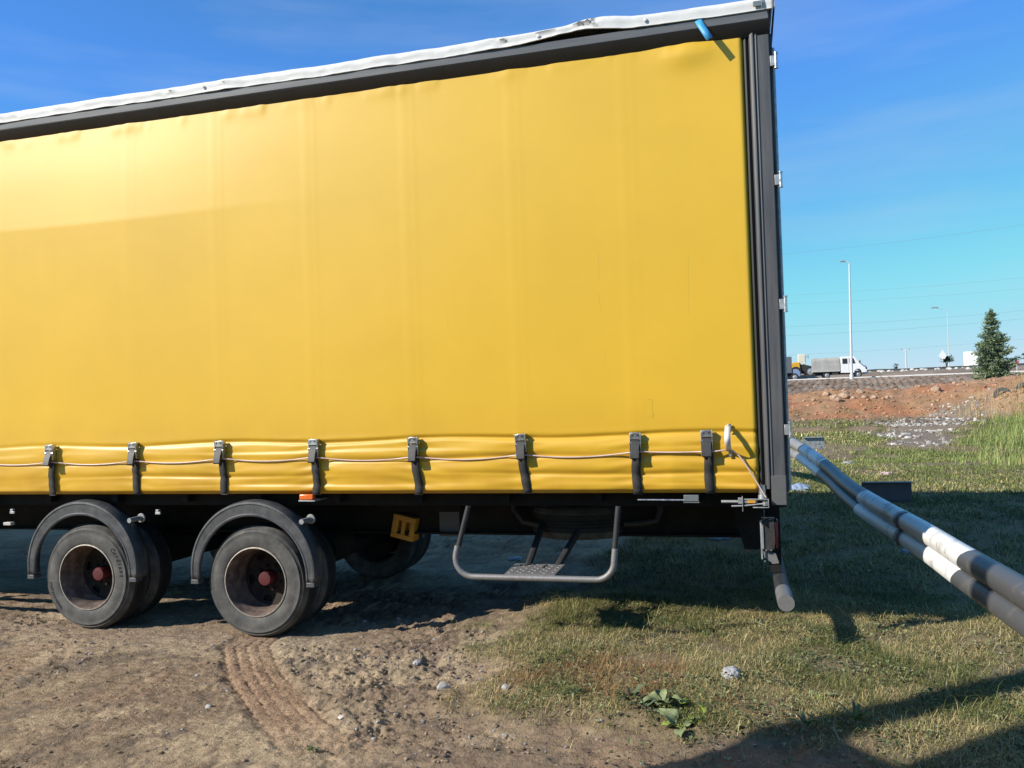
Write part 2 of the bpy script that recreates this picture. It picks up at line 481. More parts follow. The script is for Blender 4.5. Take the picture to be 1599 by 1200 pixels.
# soil colours belong to the ground itself: sandy yard, dark clods, turf soil, red heap, grey-brown bank
def mixc_(a, b, t): return a*(1-t[..., None])+np.array(b)*t[..., None]
n_big = fbm(gx*.9, gy*1.1, 4, .55, 33); n_sm = fbm(gx*6, gy*6, 4, .6, 35)
gm = grass_mask(gx, gy)
c = np.zeros(gx.shape+(3,))+np.array((.43, .345, .24))
c = mixc_(c, (.275, .21, .15), sstep(.42, .64, n_big*.6+n_sm*.4))
c = mixc_(c, (.47, .365, .245), sstep(-4.4, -6.2, gx+gy*.9)*.75*sstep(3, -.5, gy))
c = mixc_(c, (.19, .16, .13), sstep(.58, .68, n_sm)*.6*sstep(14, 4, gy))
c = mixc_(c, (.29, .20, .14), sstep(.52, .62, fbm(gx*1.7, gy*1.7, 3, .5, 37))*.45)
sd_, al_ = track_sd(gx, gy)
c = mixc_(c, (.40, .27, .185), sstep(.18, .12, np.abs(sd_))*sstep(2.7, 2.0, al_)*.6)
c = mixc_(c, (.235, .19, .105), gm*.8)
c = mixc_(c, (.15, .155, .055), gm*sstep(9, 16, gy)*.75)
c = mixc_(c, (.27, .20, .13), (1-gm)*sstep(9, 13, gy))
red = sstep(-1.2, .6, gy-np.interp(gx, FT_X, FT_Y)+2.5*(n_big-.5))*sstep(54, 50, gy)
rcol = mixc_(np.zeros(gx.shape+(3,))+np.array((.40, .235, .135)), (.41, .195, .105), sstep(.40, .60, fbm(gx*.5, gy*.6, 4, .55, 39)))
rcol = mixc_(rcol, (.43, .30, .19), sstep(.5, .62, fbm(gx*.35, gy*.4, 3, .5, 43))*.7)
c = c*(1-red[..., None])+rcol*red[..., None]
bank = sstep(51, 55, gy)
bcol = mixc_(np.zeros(gx.shape+(3,))+np.array((.36, .28, .215)), (.25, .185, .135), sstep(.42, .6, fbm(gx*.5, gy*.3, 4, .6, 45)))
c = c*(1-bank[..., None])+bcol*bank[..., None]
c = mixc_(c, (.30, .26, .22), sstep(97, 100, gy)*.6)
c = mixc_(c, (.085, .115, .085), sstep(113, 140, gy))
c = mixc_(c, (.27, .225, .18), gravel_mask(gx, gy)*.75)
c = c*(.66+.42*fbm(gx*19, gy*19, 3, .6, 47))[..., None]*np.array((1.0, .97, .93))
m_ground = mat('soil', (.3, .25, .18), 0.95, var=0.26, vscale=23, bump=0.8, bscale=55, attr='Col', spec=0.15)
ground = np_mesh('ground', np.stack([gx, gy, gz], -1).reshape(-1, 3), gf, m_ground, True, c.reshape(-1, 3))
tag(ground, kind='structure')

def hgt(x, y):
    return float(height(np.array([float(x)]), np.array([float(y)]))[0])

# road and kerb on top of the embankment
m_asph = mat('asphalt', (.065, .065, .066), .9, var=.25, vscale=1.5, bump=.2, bscale=20)
rx = np.arange(-120, 160.1, 4.0)
MB().add([(x, y, 3.06+.004*(y-87)+.0016*(x-3)) for x in rx for y in (86.2, 96.5)], [(2*i, 2*i+2, 2*i+3, 2*i+1) for i in range(len(rx)-1)]).build('road', m_asph)
tag(bpy.data.objects['road'], kind='structure')
kb = thing('kerb', 'long white concrete kerb edging the road on the bank', 'kerb', (0, 85.9, 2.9))
for i in range(27):
    x0 = -10+i*2.0
    z0 = .0016*(x0-3)
    MB().prism([(-.14, -.2), (.16, -.2), (.16, .19), (-.10, .19), (-.14, .15)], 'x', x0+.012, x0+1.988).build('kerb_stone', M_CONCRETE, kb, loc=(0, rnd.uniform(-.015, .015), z0+rnd.uniform(-.012, .012)))

# ------------------------------------------------------------------ the curtain-sided trailer
TR = thing('curtain_trailer', 'yellow curtain-sided trailer with twin axles and a white tarpaulin roof', 'trailer')
BX = [-.293] + [-.711 - .7186*k for k in range(0, 18)]      # buckles along the lower hem
TL = -13.45                                                  # front end of the body

def curtain_y(x, z):
    """how far the sheet stands from the flat side (negative = outwards)"""
    y = np.zeros_like(x)
    # sheet pushed out along a crease towards the front, top edge held by the rail
    cre = .028*sstep(-2.4, -4.6, x)
    zc = 2.985+.012*np.sin(x*1.7)
    above = -cre*np.clip((3.69-z)/(3.69-zc), 0, 1)
    below = -cre*np.clip((z-1.42)/(zc-1.42), 0, 1)**1.15
    blend = sstep(-.05, .05, z-zc)
    y += below*(1-blend)+above*blend
    # slack waves, welded strips over the poles
    y += -.010*(fbm(x*.55+4, z*.5, 3, .5, 7)-.5)*sstep(1.0, 1.5, z)*sstep(3.7, 3.3, z)
    for b in BX[1:]:
        y += -.0007*np.exp(-((x-b+.012)/.034)**4)
        y += -.0006*np.exp(-((x-b-.045)/.016)**2)
    # pleats hanging between the buckles
    env = sstep(1.40, 1.33, z)*sstep(.985, 1.02, z)
    d = np.min(np.abs(x[..., None]-np.array(BX)), -1)
    near = np.exp(-(d/.16)**2)
    amt = .35+.65*sstep(-5.6, -2.4, x)
    ph = .035*np.sin(x*2.1+.6)+.02*np.sin(x*5.3)
    fold = np.sin(2*PI*(z-.995+ph*.35)/.118-.6)
    fold2 = np.sin(2*PI*(z+.06*np.sin(x*3.1))/.062)
    y += -env*amt*(.0035*fold+.0022*fold2*near)
    for zg, dg, wv in ((1.285, .006, .010), (1.222, .0115, .012), (1.118, .0105, .009), (1.055, .006, .006)):
        zz = z-zg-wv*np.sin(x*2.6+zg*40)-.008*np.sin(x*.9+zg*9)
        y += amt*dg*np.where(zz > 0, np.exp(-(zz/.020)**2), np.exp(-(zz/.008)**2))*(.55+.45*np.sin(x*1.9+zg*25))
    y += -env*.010*np.sin(PI*np.clip((z-1.0)/.38, 0, 1))
    y += env*.012*near*sstep(1.36, 1.2, z)                   # straps pull the hem in
    y += .014*np.exp(-((z-1.350+.01*np.sin(x*4))/.014)**2)*amt               # hard fold under the buckle tops
    # hem rolls under, rear edge wraps round its pole, puckers along the top
    y += .030*sstep(1.022, .998, z)
    y += .040*sstep(-.022, .004, x)**2
    y += -.0045*sstep(3.58, 3.67, z)*np.clip(fbm(x*5.5, z*2, 3, .6, 13)-.45, 0, 1)*3
    y += -.02*np.exp(-(((x+.33)/.16)**2+((z-3.62)/.07)**2))
    return y
CX = np.concatenate([seg(TL, -6.4, .12), seg(-6.4, .0, .0155), [.0, .004]])
CZ = np.concatenate([seg(.996, 1.44, .0075), seg(1.44, 3.60, .035), seg(3.60, 3.70, .012), [3.70]])
CZ = np.sort(np.unique(np.concatenate([CZ, np.arange(2.91, 3.06, .012)])))
cx, cz = np.meshgrid(CX, CZ)
cy = curtain_y(cx, cz)
ii = np.arange(cx.size).reshape(cx.shape)
cf = np.stack([ii[:-1, :-1], ii[:-1, 1:], ii[1:, 1:], ii[1:, :-1]], -1).reshape(-1, 4)

m = mat('yellow_curtain', (.70, .428, .025), .43, var=.05, vscale=1.1, bump=.02, bscale=260, spec=.6)
nt = m.node_tree
b = nt.nodes['Principled BSDF']
# weld strips and scuffs: own colour of the sheet
tc = nt.nodes.new('ShaderNodeTexCoord')
sep = nt.nodes.new('ShaderNodeSeparateXYZ')
nt.links.new(tc.outputs['Object'], sep.inputs['Vector'])
def mnode(op, a, b_=None, c_=None):
    n = nt.nodes.new('ShaderNodeMath'); n.operation = op
    for i, v in enumerate((a, b_, c_)):
        if v is None: continue
        if isinstance(v, (int, float)): n.inputs[i].default_value = v
        else: nt.links.new(v, n.inputs[i])
    return n.outputs[0]
def seg_mark(x0, z0, x1, z1, w):
    """soft mask of a scratch from (x0,z0) to (x1,z1)"""
    L = math.hypot(x1-x0, z1-z0); ux, uz = (x1-x0)/L, (z1-z0)/L
    px = mnode('SUBTRACT', sep.outputs['X'], x0); pz = mnode('SUBTRACT', sep.outputs['Z'], z0)
    al = mnode('ADD', mnode('MULTIPLY', px, ux), mnode('MULTIPLY', pz, uz))
    ac = mnode('ADD', mnode('MULTIPLY', px, -uz), mnode('MULTIPLY', pz, ux))
    ina = mnode('MULTIPLY', mnode('GREATER_THAN', al, 0.0), mnode('LESS_THAN', al, L))
    wid = mnode('LESS_THAN', mnode('ABSOLUTE', ac), w)
    return mnode('MULTIPLY', ina, wid)
marks = [(-.605, 1.560, -.605, 1.455, .0022), (-.632, 1.560, -.605, 1.560, .0018), (-.632, 1.455, -.603, 1.452, .0018), (-.598, 1.475, -.604, 1.452, .004),
         (-.90, 2.47, -.905, 2.30, .0013), (-.905, 2.22, -.90, 2.10, .0011), (-.36, 2.43, -.37, 2.06, .0011), (-.885, 1.87, -.89, 1.77, .001), (-1.9, 2.22, -1.89, 2.05, .0009)]
tot = None
for mk in marks:
    s = seg_mark(*mk)
    tot = s if tot is None else mnode('MAXIMUM', tot, s)
nzn = nt.nodes.new('ShaderNodeTexNoise'); nzn.inputs['Scale'].default_value = 60
nt.links.new(tc.outputs['Object'], nzn.inputs['Vector'])
tot = mnode('MULTIPLY', tot, mnode('MULTIPLY', nzn.outputs['Fac'], .7))
mx = nt.nodes.new('ShaderNodeMix'); mx.data_type = 'RGBA'
old = b.inputs['Base Color'].links[0].from_socket
nt.links.new(old, mx.inputs['A']); mx.inputs['B'].default_value = (.24, .15, .03, 1)
nt.links.new(tot, mx.inputs['Factor'])
# road grime low on the hem
gz_ = nt.nodes.new('ShaderNodeTexNoise'); gz_.inputs['Scale'].default_value = 5.0; gz_.inputs['Detail'].default_value = 8
nt.links.new(tc.outputs['Object'], gz_.inputs['Vector'])
gr = nt.nodes.new('ShaderNodeMapRange'); gr.inputs['From Min'].default_value = 1.62; gr.inputs['From Max'].default_value = 1.0
gr.inputs['To Max'].default_value = 1.5
nt.links.new(sep.outputs['Z'], gr.inputs['Value'])
gfac = mnode('MULTIPLY', gr.outputs['Result'], mnode('SUBTRACT', gz_.outputs['Fac'], .12))
mx2 = nt.nodes.new('ShaderNodeMix'); mx2.data_type = 'RGBA'
nt.links.new(mx.outputs['Result'], mx2.inputs['A']); mx2.inputs['B'].default_value = (.55, .29, .025, 1)
nt.links.new(gfac, mx2.inputs['Factor'])
nt.links.new(mx2.outputs['Result'], b.inputs['Base Color'])
M_CURTAIN = m
cur = np_mesh('curtain', np.stack([cx, cy, cz], -1).reshape(-1, 3), cf, M_CURTAIN, True)
cur.parent = TR
s_ = cur.modifiers.new('thick', 'SOLIDIFY'); s_.thickness = .0015; s_.offset = -1
cur2 = cur.copy(); COL.objects.link(cur2)                    # far-side curtain
cur2.scale = (1, -1, 1); cur2.location = (0, 2.50, 0)
TRp = dict(parent=TR)

# cant rail along the top, with the slanted lip the curtain runs in
MB().prism([(-.052, 3.745), (-.055, 3.798), (.05, 3.80), (.05, 3.745)], 'x', TL, .146).build('cant_rail', M_RAIL, TR, bevel=.004)
MB().prism([(-.050, 3.7448), (.05, 3.7448), (.05, 3.70), (.008, 3.672), (-.002, 3.678)], 'x', TL, .150).build('rail_lip', M_RAILDARK, TR, bevel=.002)  # darker lip, with the overhang's shade put into its tone
MB().prism([(2.55, 3.70), (2.555, 3.798), (2.45, 3.80), (2.45, 3.70)], 'x', TL, .146).build('cant_rail', M_RAIL, TR, bevel=.004)
# white roof sheet with its rumpled hem
RX = np.concatenate([seg(TL, -6.3, .1), seg(-6.3, .176, .018), [.176]])
prof_n = 15
rv = []
for x in RX:
    lift = math.exp(-((x+.84)/.20)**2)
    w1 = float(fbm(np.array([x*2.6]), np.array([1.5]), 3, .55, 3)[0])-.5
    w2 = float(fbm(np.array([x*7.0]), np.array([4.5]), 3, .6, 8)[0])-.5
    w3 = float(fbm(np.array([x*15.0]), np.array([7.5]), 2, .6, 15)[0])-.5
    calm = 1-.75*float(sstep(-.35, -.05, np.array([x]))[0])
    top = 3.872+.034*lift+.020*w1*calm+.004*w3*calm
    hem = 3.798+.040*math.exp(-((x+.95)/.26)**2)+.016*w1*calm+.006*w2*calm
    out = -.064-.018*w2*calm-.012*lift
    cr_ = sum(a_*math.exp(-((x-c_)/w_)**2) for a_, c_, w_ in ((-.026, -.905, .012), (.020, -.87, .016), (-.016, -.955, .018), (-.012, -1.45, .02), (.010, -1.50, .02), (-.010, -2.7, .015), (-.012, -3.9, .02), (.010, -5.2, .02)))
    mid = .5*(top+hem)
    rv += [(x, 2.56, 3.81), (x, 2.56, 3.86), (x, 2.50, 3.885), (x, 1.9, 3.905+.01*w1), (x, 1.25, 3.915+.012*w2), (x, .6, 3.905+.01*w1), (x, .10, top+.010), (x, -.02, top+.006),
           (x, -.045, top+.001), (x, out, top-.008), (x, out-.004-.010*w3*calm+cr_, mid+.012+.006*w2*calm), (x, out-.002+.016*w2*calm+.008*w3*calm-.6*cr_, mid-.006+.006*w2*calm), (x, out+.002, hem+.010), (x, out, hem), (x, out+.008, hem-.0015)]
rf = []
for i in range(len(RX)-1):
    for k in range(prof_n-1):
        a = i*prof_n+k
        rf.append((a, a+prof_n, a+prof_n+1, a+1))
e0 = (len(RX)-1)*prof_n
roof = MB().add(rv, rf)
# end flap at the rear
ev = [rv[e0+k] for k in range(prof_n)]
fl = [(p[0]+.004, p[1], p[2]) for p in ev[1:14]]
fl2 = [(p[0]+.006, p[1], min(p[2], 3.802)) for p in ev[1:14]]
o_ = len(roof.v)
roof.add(fl+fl2, [(i, i+1, 13+i+1, 13+i) for i in range(12)])
roof.build('roof_tarpaulin', M_TARP, TR, smooth=60, solid=.002)
for k, xx in enumerate((-.56, -1.22, -3.62)):
    MB().lathe([(.0, -.003), (.006, -.004), (.011, -.002), (.012, 0)], 'y', 12).build('eyelet', M_TARP, TR, loc=(xx, -.076, 3.835+.004*math.sin(k*3)))
st = MB(); st.box(.062, .118, -.080, -.074, 3.815, 3.845); st.box(.108, .114, -.082, -.078, 3.80, 3.862)
st.build('roof_strap_end', M_CLEAR, TR, bevel=.001)
# blue ribbon hanging off the rail
rb = MB()
rp = [(-.252, -.060, 3.792), (-.236, -.076, 3.752), (-.214, -.088, 3.708), (-.188, -.100, 3.655)]
w = Vector((.036, .004, .016))
rb.add([tuple(Vector(p)-w*.5) for p in rp]+[tuple(Vector(p)+w*.5) for p in rp], [(i, i+1, 5+i, 4+i) for i in range(3)])
rb.build('blue_ribbon', M_TAG, TR, solid=.003)

# rear corner post, its ribs, worn foot plate and door gasket
MB().prism([(.004, .045), (.030, .045), (.030, .012), (.036, -.006), (.048, -.012), (.056, -.012), (.056, .0), (.142, .0), (.146, .004), (.146, .12), (.004, .12)], 'z', 1.02, 3.744).build('corner_post', M_POST, TR, bevel=.002)
MB().prism([(.066, -.0025), (.072, -.007), (.078, -.0025)], 'z', 1.10, 3.70).build('post_seam', M_POST, TR)
MB().prism([(.062, .0), (.062, -.006), (.143, -.006), (.1475, -.002), (.1475, .12), (.062, .12)], 'z', .928, 1.098).build('post_foot_plate', M_POSTDIRTY, TR, bevel=.002)
MB().prism([(.002, .03), (.002, .012), (.012, .006), (.026, .018), (.026, .03)], 'z', 1.03, 3.68).build('post_gasket', M_GASKET, TR)
MB().prism([(.004, 2.455), (.146, 2.455), (.146, 2.50), (.004, 2.50)], 'z', .93, 3.744).build('corner_post', M_POST, TR, bevel=.002)
gk = MB()
gpts = []
for i in range(70):
    z = 1.0+i*2.66/69
    bulge = .008*sum(math.exp(-((z-h)/.14)**2) for h in (3.51, 2.815, 2.09, 1.36))
    gpts.append((.142+bulge, .03, z))
gk.tube(gpts, .016, 8)
gk.build('door_gasket', M_GASKET, TR)
for y0, y1 in ((.03, 1.235), (1.265, 2.47)):
    d_ = MB().box(.148, .162, y0, y1, 1.0, 3.69).build('rear_door', M_DOOR, TR, bevel=.003)
    for yy in (y0+.28, y1-.28):
        MB().tube([(.176, yy, .98), (.176, yy, 3.71)], .013, 10).build('lock_rod', M_GALV, d_)
for hz in (3.514, 2.815, 2.09, 1.362):
    hb = MB().box(.147, .172, -.008, .030, hz-.030, hz+.030).build('hinge', M_GALV, TR, bevel=.002)
    MB().tube([(.180, -.004, hz-.040), (.180, -.004, hz+.040)], .0105, 12).build('hinge_pin', M_STEEL, hb)
    MB().tube([(.180, -.004, hz+.039), (.180, -.004, hz+.047)], .0135, 12).build('pin_head', M_STEEL, hb)
    MB().tube([(.180, -.004, hz-.047), (.180, -.004, hz-.039)], .0135, 12).build('pin_head', M_STEEL, hb)

# floor, chassis and running gear underneath
MB().box(TL, .14, .03, 2.47, 1.02, 1.06).build('floor', M_CHASSIS, TR)
MB().prism([(.17, 1.018), (.17, .90), (.25, .90), (.25, .912), (.187, .914), (.187, 1.018)], 'x', TL, .002).build('side_rail', M_CHASSIS, TR, bevel=.002)
MB().prism([(2.482, 1.018), (2.482, .90), (2.40, .90), (2.40, .912), (2.465, .914), (2.465, 1.018)], 'x', TL, .002).build('side_rail', M_CHASSIS, TR, bevel=.002)
MB().box(.004, .145, .13, 2.44, .90, 1.018).build('rear_crossmember', M_CHASSIS, TR, bevel=.004)
MB().box(TL, TL+.06, 0.02, 2.48, 1.07, 3.79).build('front_wall', M_POST, TR)
for yb in (.72, 1.70):
    MB().prism([(yb, .62), (yb+.11, .62), (yb+.11, .635), (yb+.06, .635), (yb+.06, .985), (yb+.11, .985), (yb+.11, 1.0), (yb, 1.0), (yb, .985), (yb+.05, .985), (yb+.05, .635), (yb, .635)], 'x', TL+.3, -.05).build('chassis_beam', M_CHASSIS, TR)
for k in range(22):
    xx = -13.0+k*.6
    MB().box(xx, xx+.05, .10, 2.40, .93, 1.0).build('crossmember', M_CHASSIS, TR)

# wheels
def tyre_mesh():
    mb = MB()
    half = [(.232, .040), (.236, .020), (.245, .010), (.262, .004), (.290, .000), (.318, .001), (.338, .006), (.343, .0035), (.347, .0035), (.351, .010), (.362, .017), (.366, .015), (.370, .018), (.3735, .028), (.383, .042), (.389, .056)]
    full = half+[(.390, .075)]
    for g in (.095, .1175, .14):
        full += [(.390, g-.006), (.381, g-.005), (.381, g+.005), (.390, g+.006)]
    full += [(.390, .160)]+[(r, .235-h) for r, h in half[::-1]]
    mb.lathe(full, 'y', 88, close=True)
    return mb
def rim_mesh():
    mb = MB()
    mb.lathe([(.232, .035), (.243, .012), (.240, .004), (.233, .003), (.229, .012), (.222, .035), (.213, .060), (.210, .120), (.208, .185), (.200, .198)], 'y', 72)
    mb.f = [f for f in mb.f if len(f) == 4]
    return mb
def disc_mesh():
    # wheel disc on a polar grid with five hand holes left open
    mb = MB()
    nr, na = 15, 90
    vs_, fs_ = [], []
    for i in range(nr):
        r = .055+(.197-.055)*i/(nr-1)
        yy = .198+.012*math.sin(PI*i/(nr-1))
        for k in range(na):
            a = 2*PI*k/na
            vs_.append((r*math.cos(a), yy, r*math.sin(a)))
    for i in range(nr-1):
        rm = .055+(.197-.055)*(i+.5)/(nr-1)
        for k in range(na):
            am = 360*(k+.5)/na
            hole = False
            for hcent in (20, 92, 164, 236, 308):
                da = (am-hcent+180) % 360-180
                if (da/13.0)**2+((rm-.158)/.022)**2 < 1: hole = True
            if not hole:
                fs_.append((i*na+k, i*na+(k+1) % na, (i+1)*na+(k+1) % na, (i+1)*na+k))
    mb.add(vs_, fs_)
    return mb
def hub_mesh():
    mb = MB()
    mb.lathe([(.050, .205), (.050, .128), (.046, .121), (.030, .119), (.0, .119)], 'y', 28)
    return mb
def arc_text(txt, r, a_mid, size, flip, parent, y=-.0005):
    """raised lettering bent round the sidewall, one mesh"""
    vs_, fs_ = [], []
    n = len(txt)
    for i, ch in enumerate(txt):
        cu = bpy.data.curves.new('glyph', 'FONT'); cu.body = ch; cu.size = size; cu.align_x = 'CENTER'; cu.extrude = .0006; cu.offset = .0012
        to = bpy.data.objects.new('glyph', cu); COL.objects.link(to)
        me = bpy.data.meshes.new_from_object(to)
        bpy.data.objects.remove(to); bpy.data.curves.remove(cu)
        off = (i-(n-1)/2)*size*.72
        a = a_mid-off/r if not flip else a_mid+off/r
        o0 = len(vs_)
        for v in me.vertices:
            px, pz, pd = v.co.x, v.co.y-size*.35, v.co.z
            rr = r+(pz if not flip else -pz)
            aa = a-px/r if not flip else a+px/r
            vs_.append((rr*math.cos(aa), y-.0006-pd*0.5, rr*math.sin(aa)))
        fs_ += [tuple(j+o0 for j in p.vertices) for p in me.polygons]
        bpy.data.meshes.remove(me)
    mb = MB(); mb.v, mb.f = vs_, fs_
    return mb.build('lettering', M_LETTER, parent, smooth=0)
def wheel(x, y0, first=None, rotz=0.0, letters=True):
    w_ = bpy.data.objects.new('wheel', None); COL.objects.link(w_); w_.parent = TR
    w_.empty_display_size = .1
    w_.location = (x, y0, .385); w_.rotation_euler = (0, 0, rotz)
    return w_
AX = (-4.783, -3.375)
w1 = wheel(AX[0], .030)
ty = tyre_mesh().build('tyre', M_RUBBER, w1, smooth=50)
ty.data.materials.append(M_TREAD)  # second, darker rubber paints the shade onto the tread faces
for p_ in ty.data.polygons:
    c_ = p_.center
    if .050 < c_.y < .185 and math.hypot(c_.x, c_.z) > .37: p_.material_index = 1
ri = rim_mesh().build('rim', M_RIM, w1, smooth=40)
M_DISC = mat('dark_wheel_disc', (.022, .017, .015), .9, var=.35, vscale=16, col2=(.036, .026, .020))  # near-black tone for disc and nuts, mottled slightly browner
disc_mesh().build('wheel_disc', M_DISC, w1, smooth=40)
lp = MB(); lp.lathe([(.2425, .010), (.2405, .0035), (.2345, .002), (.2315, .006)], 'y', 72); lp.f = [f for f in lp.f if len(f) == 4]
lp.build('rim_lip', M_RIMLIP, w1)
hu = hub_mesh().build('hub_cap', M_HUB, w1)
nut0 = MB().lathe([(.013, .207), (.013, .186), (.009, .182), (.0, .182)], 'y', 6).build('wheel_nut', M_DISC, w1, smooth=25)
nut0.location = (.087*math.cos(.2), 0, .087*math.sin(.2))
for k in range(1, 8):
    a = 2*PI*k/8+.2
    nk = nut0.copy(); COL.objects.link(nk); nk.location = (.087*math.cos(a), 0, .087*math.sin(a))
dr = MB(); dr.lathe([(.0, .225), (.19, .225), (.19, .44), (.0, .44)], 'y', 36)
dr.build('brake_drum', M_CHASSIS, w1)
arc_text('Cordiant', .315, rad(22), .040, False, w1)
arc_text('PROFESSIONAL', .318, rad(207), .026, True, w1)
w2 = wheel(AX[1], .030)
for ch in w1.children:
    if not ch.name.startswith('lettering'): copy_tree(ch, w2)
w2.rotation_euler = (0, rad(-97), 0)
for ax in AX:
    for yy in (.300, 1.965):
        iw = ty.copy(); COL.objects.link(iw); iw.name = 'inner_tyre'; iw.parent = TR; iw.location = (ax, yy, .385)
    fw = wheel(ax, 2.47, rotz=PI)
    for ch in w1.children:
        if ch.name.startswith('lettering'): continue
        copy_tree(ch, fw)
    MB().tube([(ax, .3, .385), (ax, 2.2, .385)], .065, 14).build('axle', M_CHASSIS, TR)
    MB().tube([(ax+.18, .62, .52), (ax+.18, .95, .52)], .14, 18).build('air_bellows', M_CHASSIS, TR)
    MB().box(ax-.45, ax+.25, .70, .84, .44, .52).build('trailing_arm', M_CHASSIS, TR, bevel=.01)

# mudguards
def mudguard(cx_, cy_, cz_):
    mb = MB()
    n = 44
    rings = []
    for i in range(n+1):
        a = rad(187-194*i/n)
        t = math.sin(PI*i/n)
        ro = .482+.006*t
        ri_ = ro-(.064+.036*t)
        prof = [(ri_+.004, .020), (ri_, .004), (ri_+.004, -.004), (ri_+.012, -.006), (ri_+.018, -.001), (ro-.022, -.001), (ro-.014, -.006), (ro-.004, -.004), (ro, .006), (ro+.004, .030), (ro+.006, .07), (ro+.004, .115)]
        rings.append([(r*math.cos(a), y, r*math.sin(a)) for r, y in prof])
    k = len(rings[0])
    vs_ = [p for r in rings for p in r]
    mb.add(vs_, [(i*k+j, i*k+j+1, (i+1)*k+j+1, (i+1)*k+j) for i in range(n) for j in range(k-1)])
    g = mb.build('mudguard', M_FENDER, TR, smooth=24, loc=(cx_, cy_, cz_), solid=.005)
    for a, sx in ((187, -1), (-7, 1)):
        ca, sa = math.cos(rad(a)), math.sin(rad(a))
        ft = MB(); ft.box(-.031, .031, -.009, .06, -.020, .012)
        ft.build('mudguard_foot', M_FENDER, g, bevel=.004, loc=(.453*ca, 0, .453*sa-.012))
    return g
mudguard(-4.790, -.004, .458)
mudguard(-3.375, -.004, .458)
for ax in AX:
    mg2 = mudguard(ax-.04, 2.05, .458)
for xx in (-4.385, -2.998):
    MB().tube([(xx, .02, .806), (xx+.004, .13, .808)], .018, 14).build('mudguard_bracket', M_GALV, TR)
    MB().lathe([(.030, 0), (.034, .004), (.034, .012), (.0, .012)], 'y', 20).build('bracket_flange', M_GALV, TR, loc=(xx+.004, .135, .808))
MB().tube([(-3.86, .04, .585), (-3.80, .05, .585)], .018, 10).build('mudguard_bracket', M_FENDER, TR)
for xx, zz in ((-5.42, .845), (-4.13, .845)):
    cl = MB(); cl.box(-.022, .02, -.006, .006, -.012, .006); cl.box(-.02, .004, -.004, .02, .006, .022)
    cl.build('rope_hook', M_GALV, TR, loc=(xx, .012, zz+.02), bevel=.002)
sgb = MB(); sgb.box(-5.52, -5.45, .02, .06, .762, .785); sgb.build('guard_bracket', M_RUSTROD, TR, bevel=.003)
# side guard rails ahead of the wheels and landing legs, mostly outside the view
for zz in (.46, .76):
    MB().box(-10.6, -5.62, .03, .055, zz-.045, zz+.045).build('side_guard_rail', M_FENDER, TR, bevel=.006)
for xx in (-5.75, -7.4, -9.0, -10.4):
    MB().box(xx-.03, xx+.03, .056, .10, .42, .93).build('side_guard_post', M_CHASSIS, TR)
for yy in (.55, 1.85):
    lg = MB(); lg.box(-11.3, -11.16, yy, yy+.12, .32, .95); lg.box(-11.27, -11.19, yy+.02, yy+.10, .03, .34); lg.box(-11.36, -11.10, yy-.07, yy+.19, .0, .03)
    lg.build('landing_leg', M_CHASSIS, TR, bevel=.004)

# amber side lamp, wheel chocks
al_ = MB().box(-2.992, -2.888, -.012, .022, .957, .996).build('side_marker_lamp', M_AMBER, TR, bevel=.008, seg=3)
MB().box(-2.998, -2.876, -.010, .17, .947, .9555).build('lamp_bracket', M_GALV, al_, bevel=.001)
def chock(loc, rot, tint=None):
    mb = MB()
    W, H, D = .185, .175, .11
    # frame of a block with two slots through its face
    xs = [0, .035, .065, .105, .150, W]
    mb.box(0, W, 0, D, 0, .035); mb.box(0, W, 0, D, .135, H)
    mb.box(0, .048, .001, D-.001, .0352, .1348); mb.box(.078, .108, .001, D-.001, .0352, .1348); mb.box(.146, W, .001, D-.001, .0352, .1348)
    mb.box(.01, W-.01, .05, D-.02, .03, .14)
    c_ = mb.build('wheel_chock', M_CHOCK, TR, bevel=.003, loc=loc)
    c_.rotation_euler = rot
    return c_
chock((-2.66, .72, .60), (0, rad(12), rad(-4)))
chock((-2.31, 1.12, .70), (0, rad(8), rad(-8)))
MB().box(-2.72, -2.05, .60, 1.25, .80, .92).build('chock_carrier', M_CHASSIS, TR)
MB().box(-2.28, -2.12, .75, 1.05, .60, .799).build('valve_box', M_DARKBOX, TR, bevel=.01)

# spare wheel slung flat under the chassis in its cradle
sp = bpy.data.objects.new('spare_wheel', None); COL.objects.link(sp); sp.parent = TR
sp.location = (-1.245, .98, .60)
t2 = copy_tree(ty, sp); t2.rotation_euler = (rad(90), 0, 0)
t3 = copy_tree(ri, sp); t3.rotation_euler = (rad(90), 0, 0)
for o in (t2, t3): o.location = (0, .0, .0)
MB().tube([(-1.70, .75, .93), (-1.69, .72, .80), (-1.62, .70, .72), (-1.50, .70, .70)], .022, 10).build('spare_cradle', M_TUBEDARK, TR)
MB().tube([(-.66, .75, .93), (-.655, .72, .80), (-.68, .70, .735), (-.78, .70, .715), (-.90, .70, .71)], .022, 10).build('spare_cradle', M_TUBEDARK, TR)

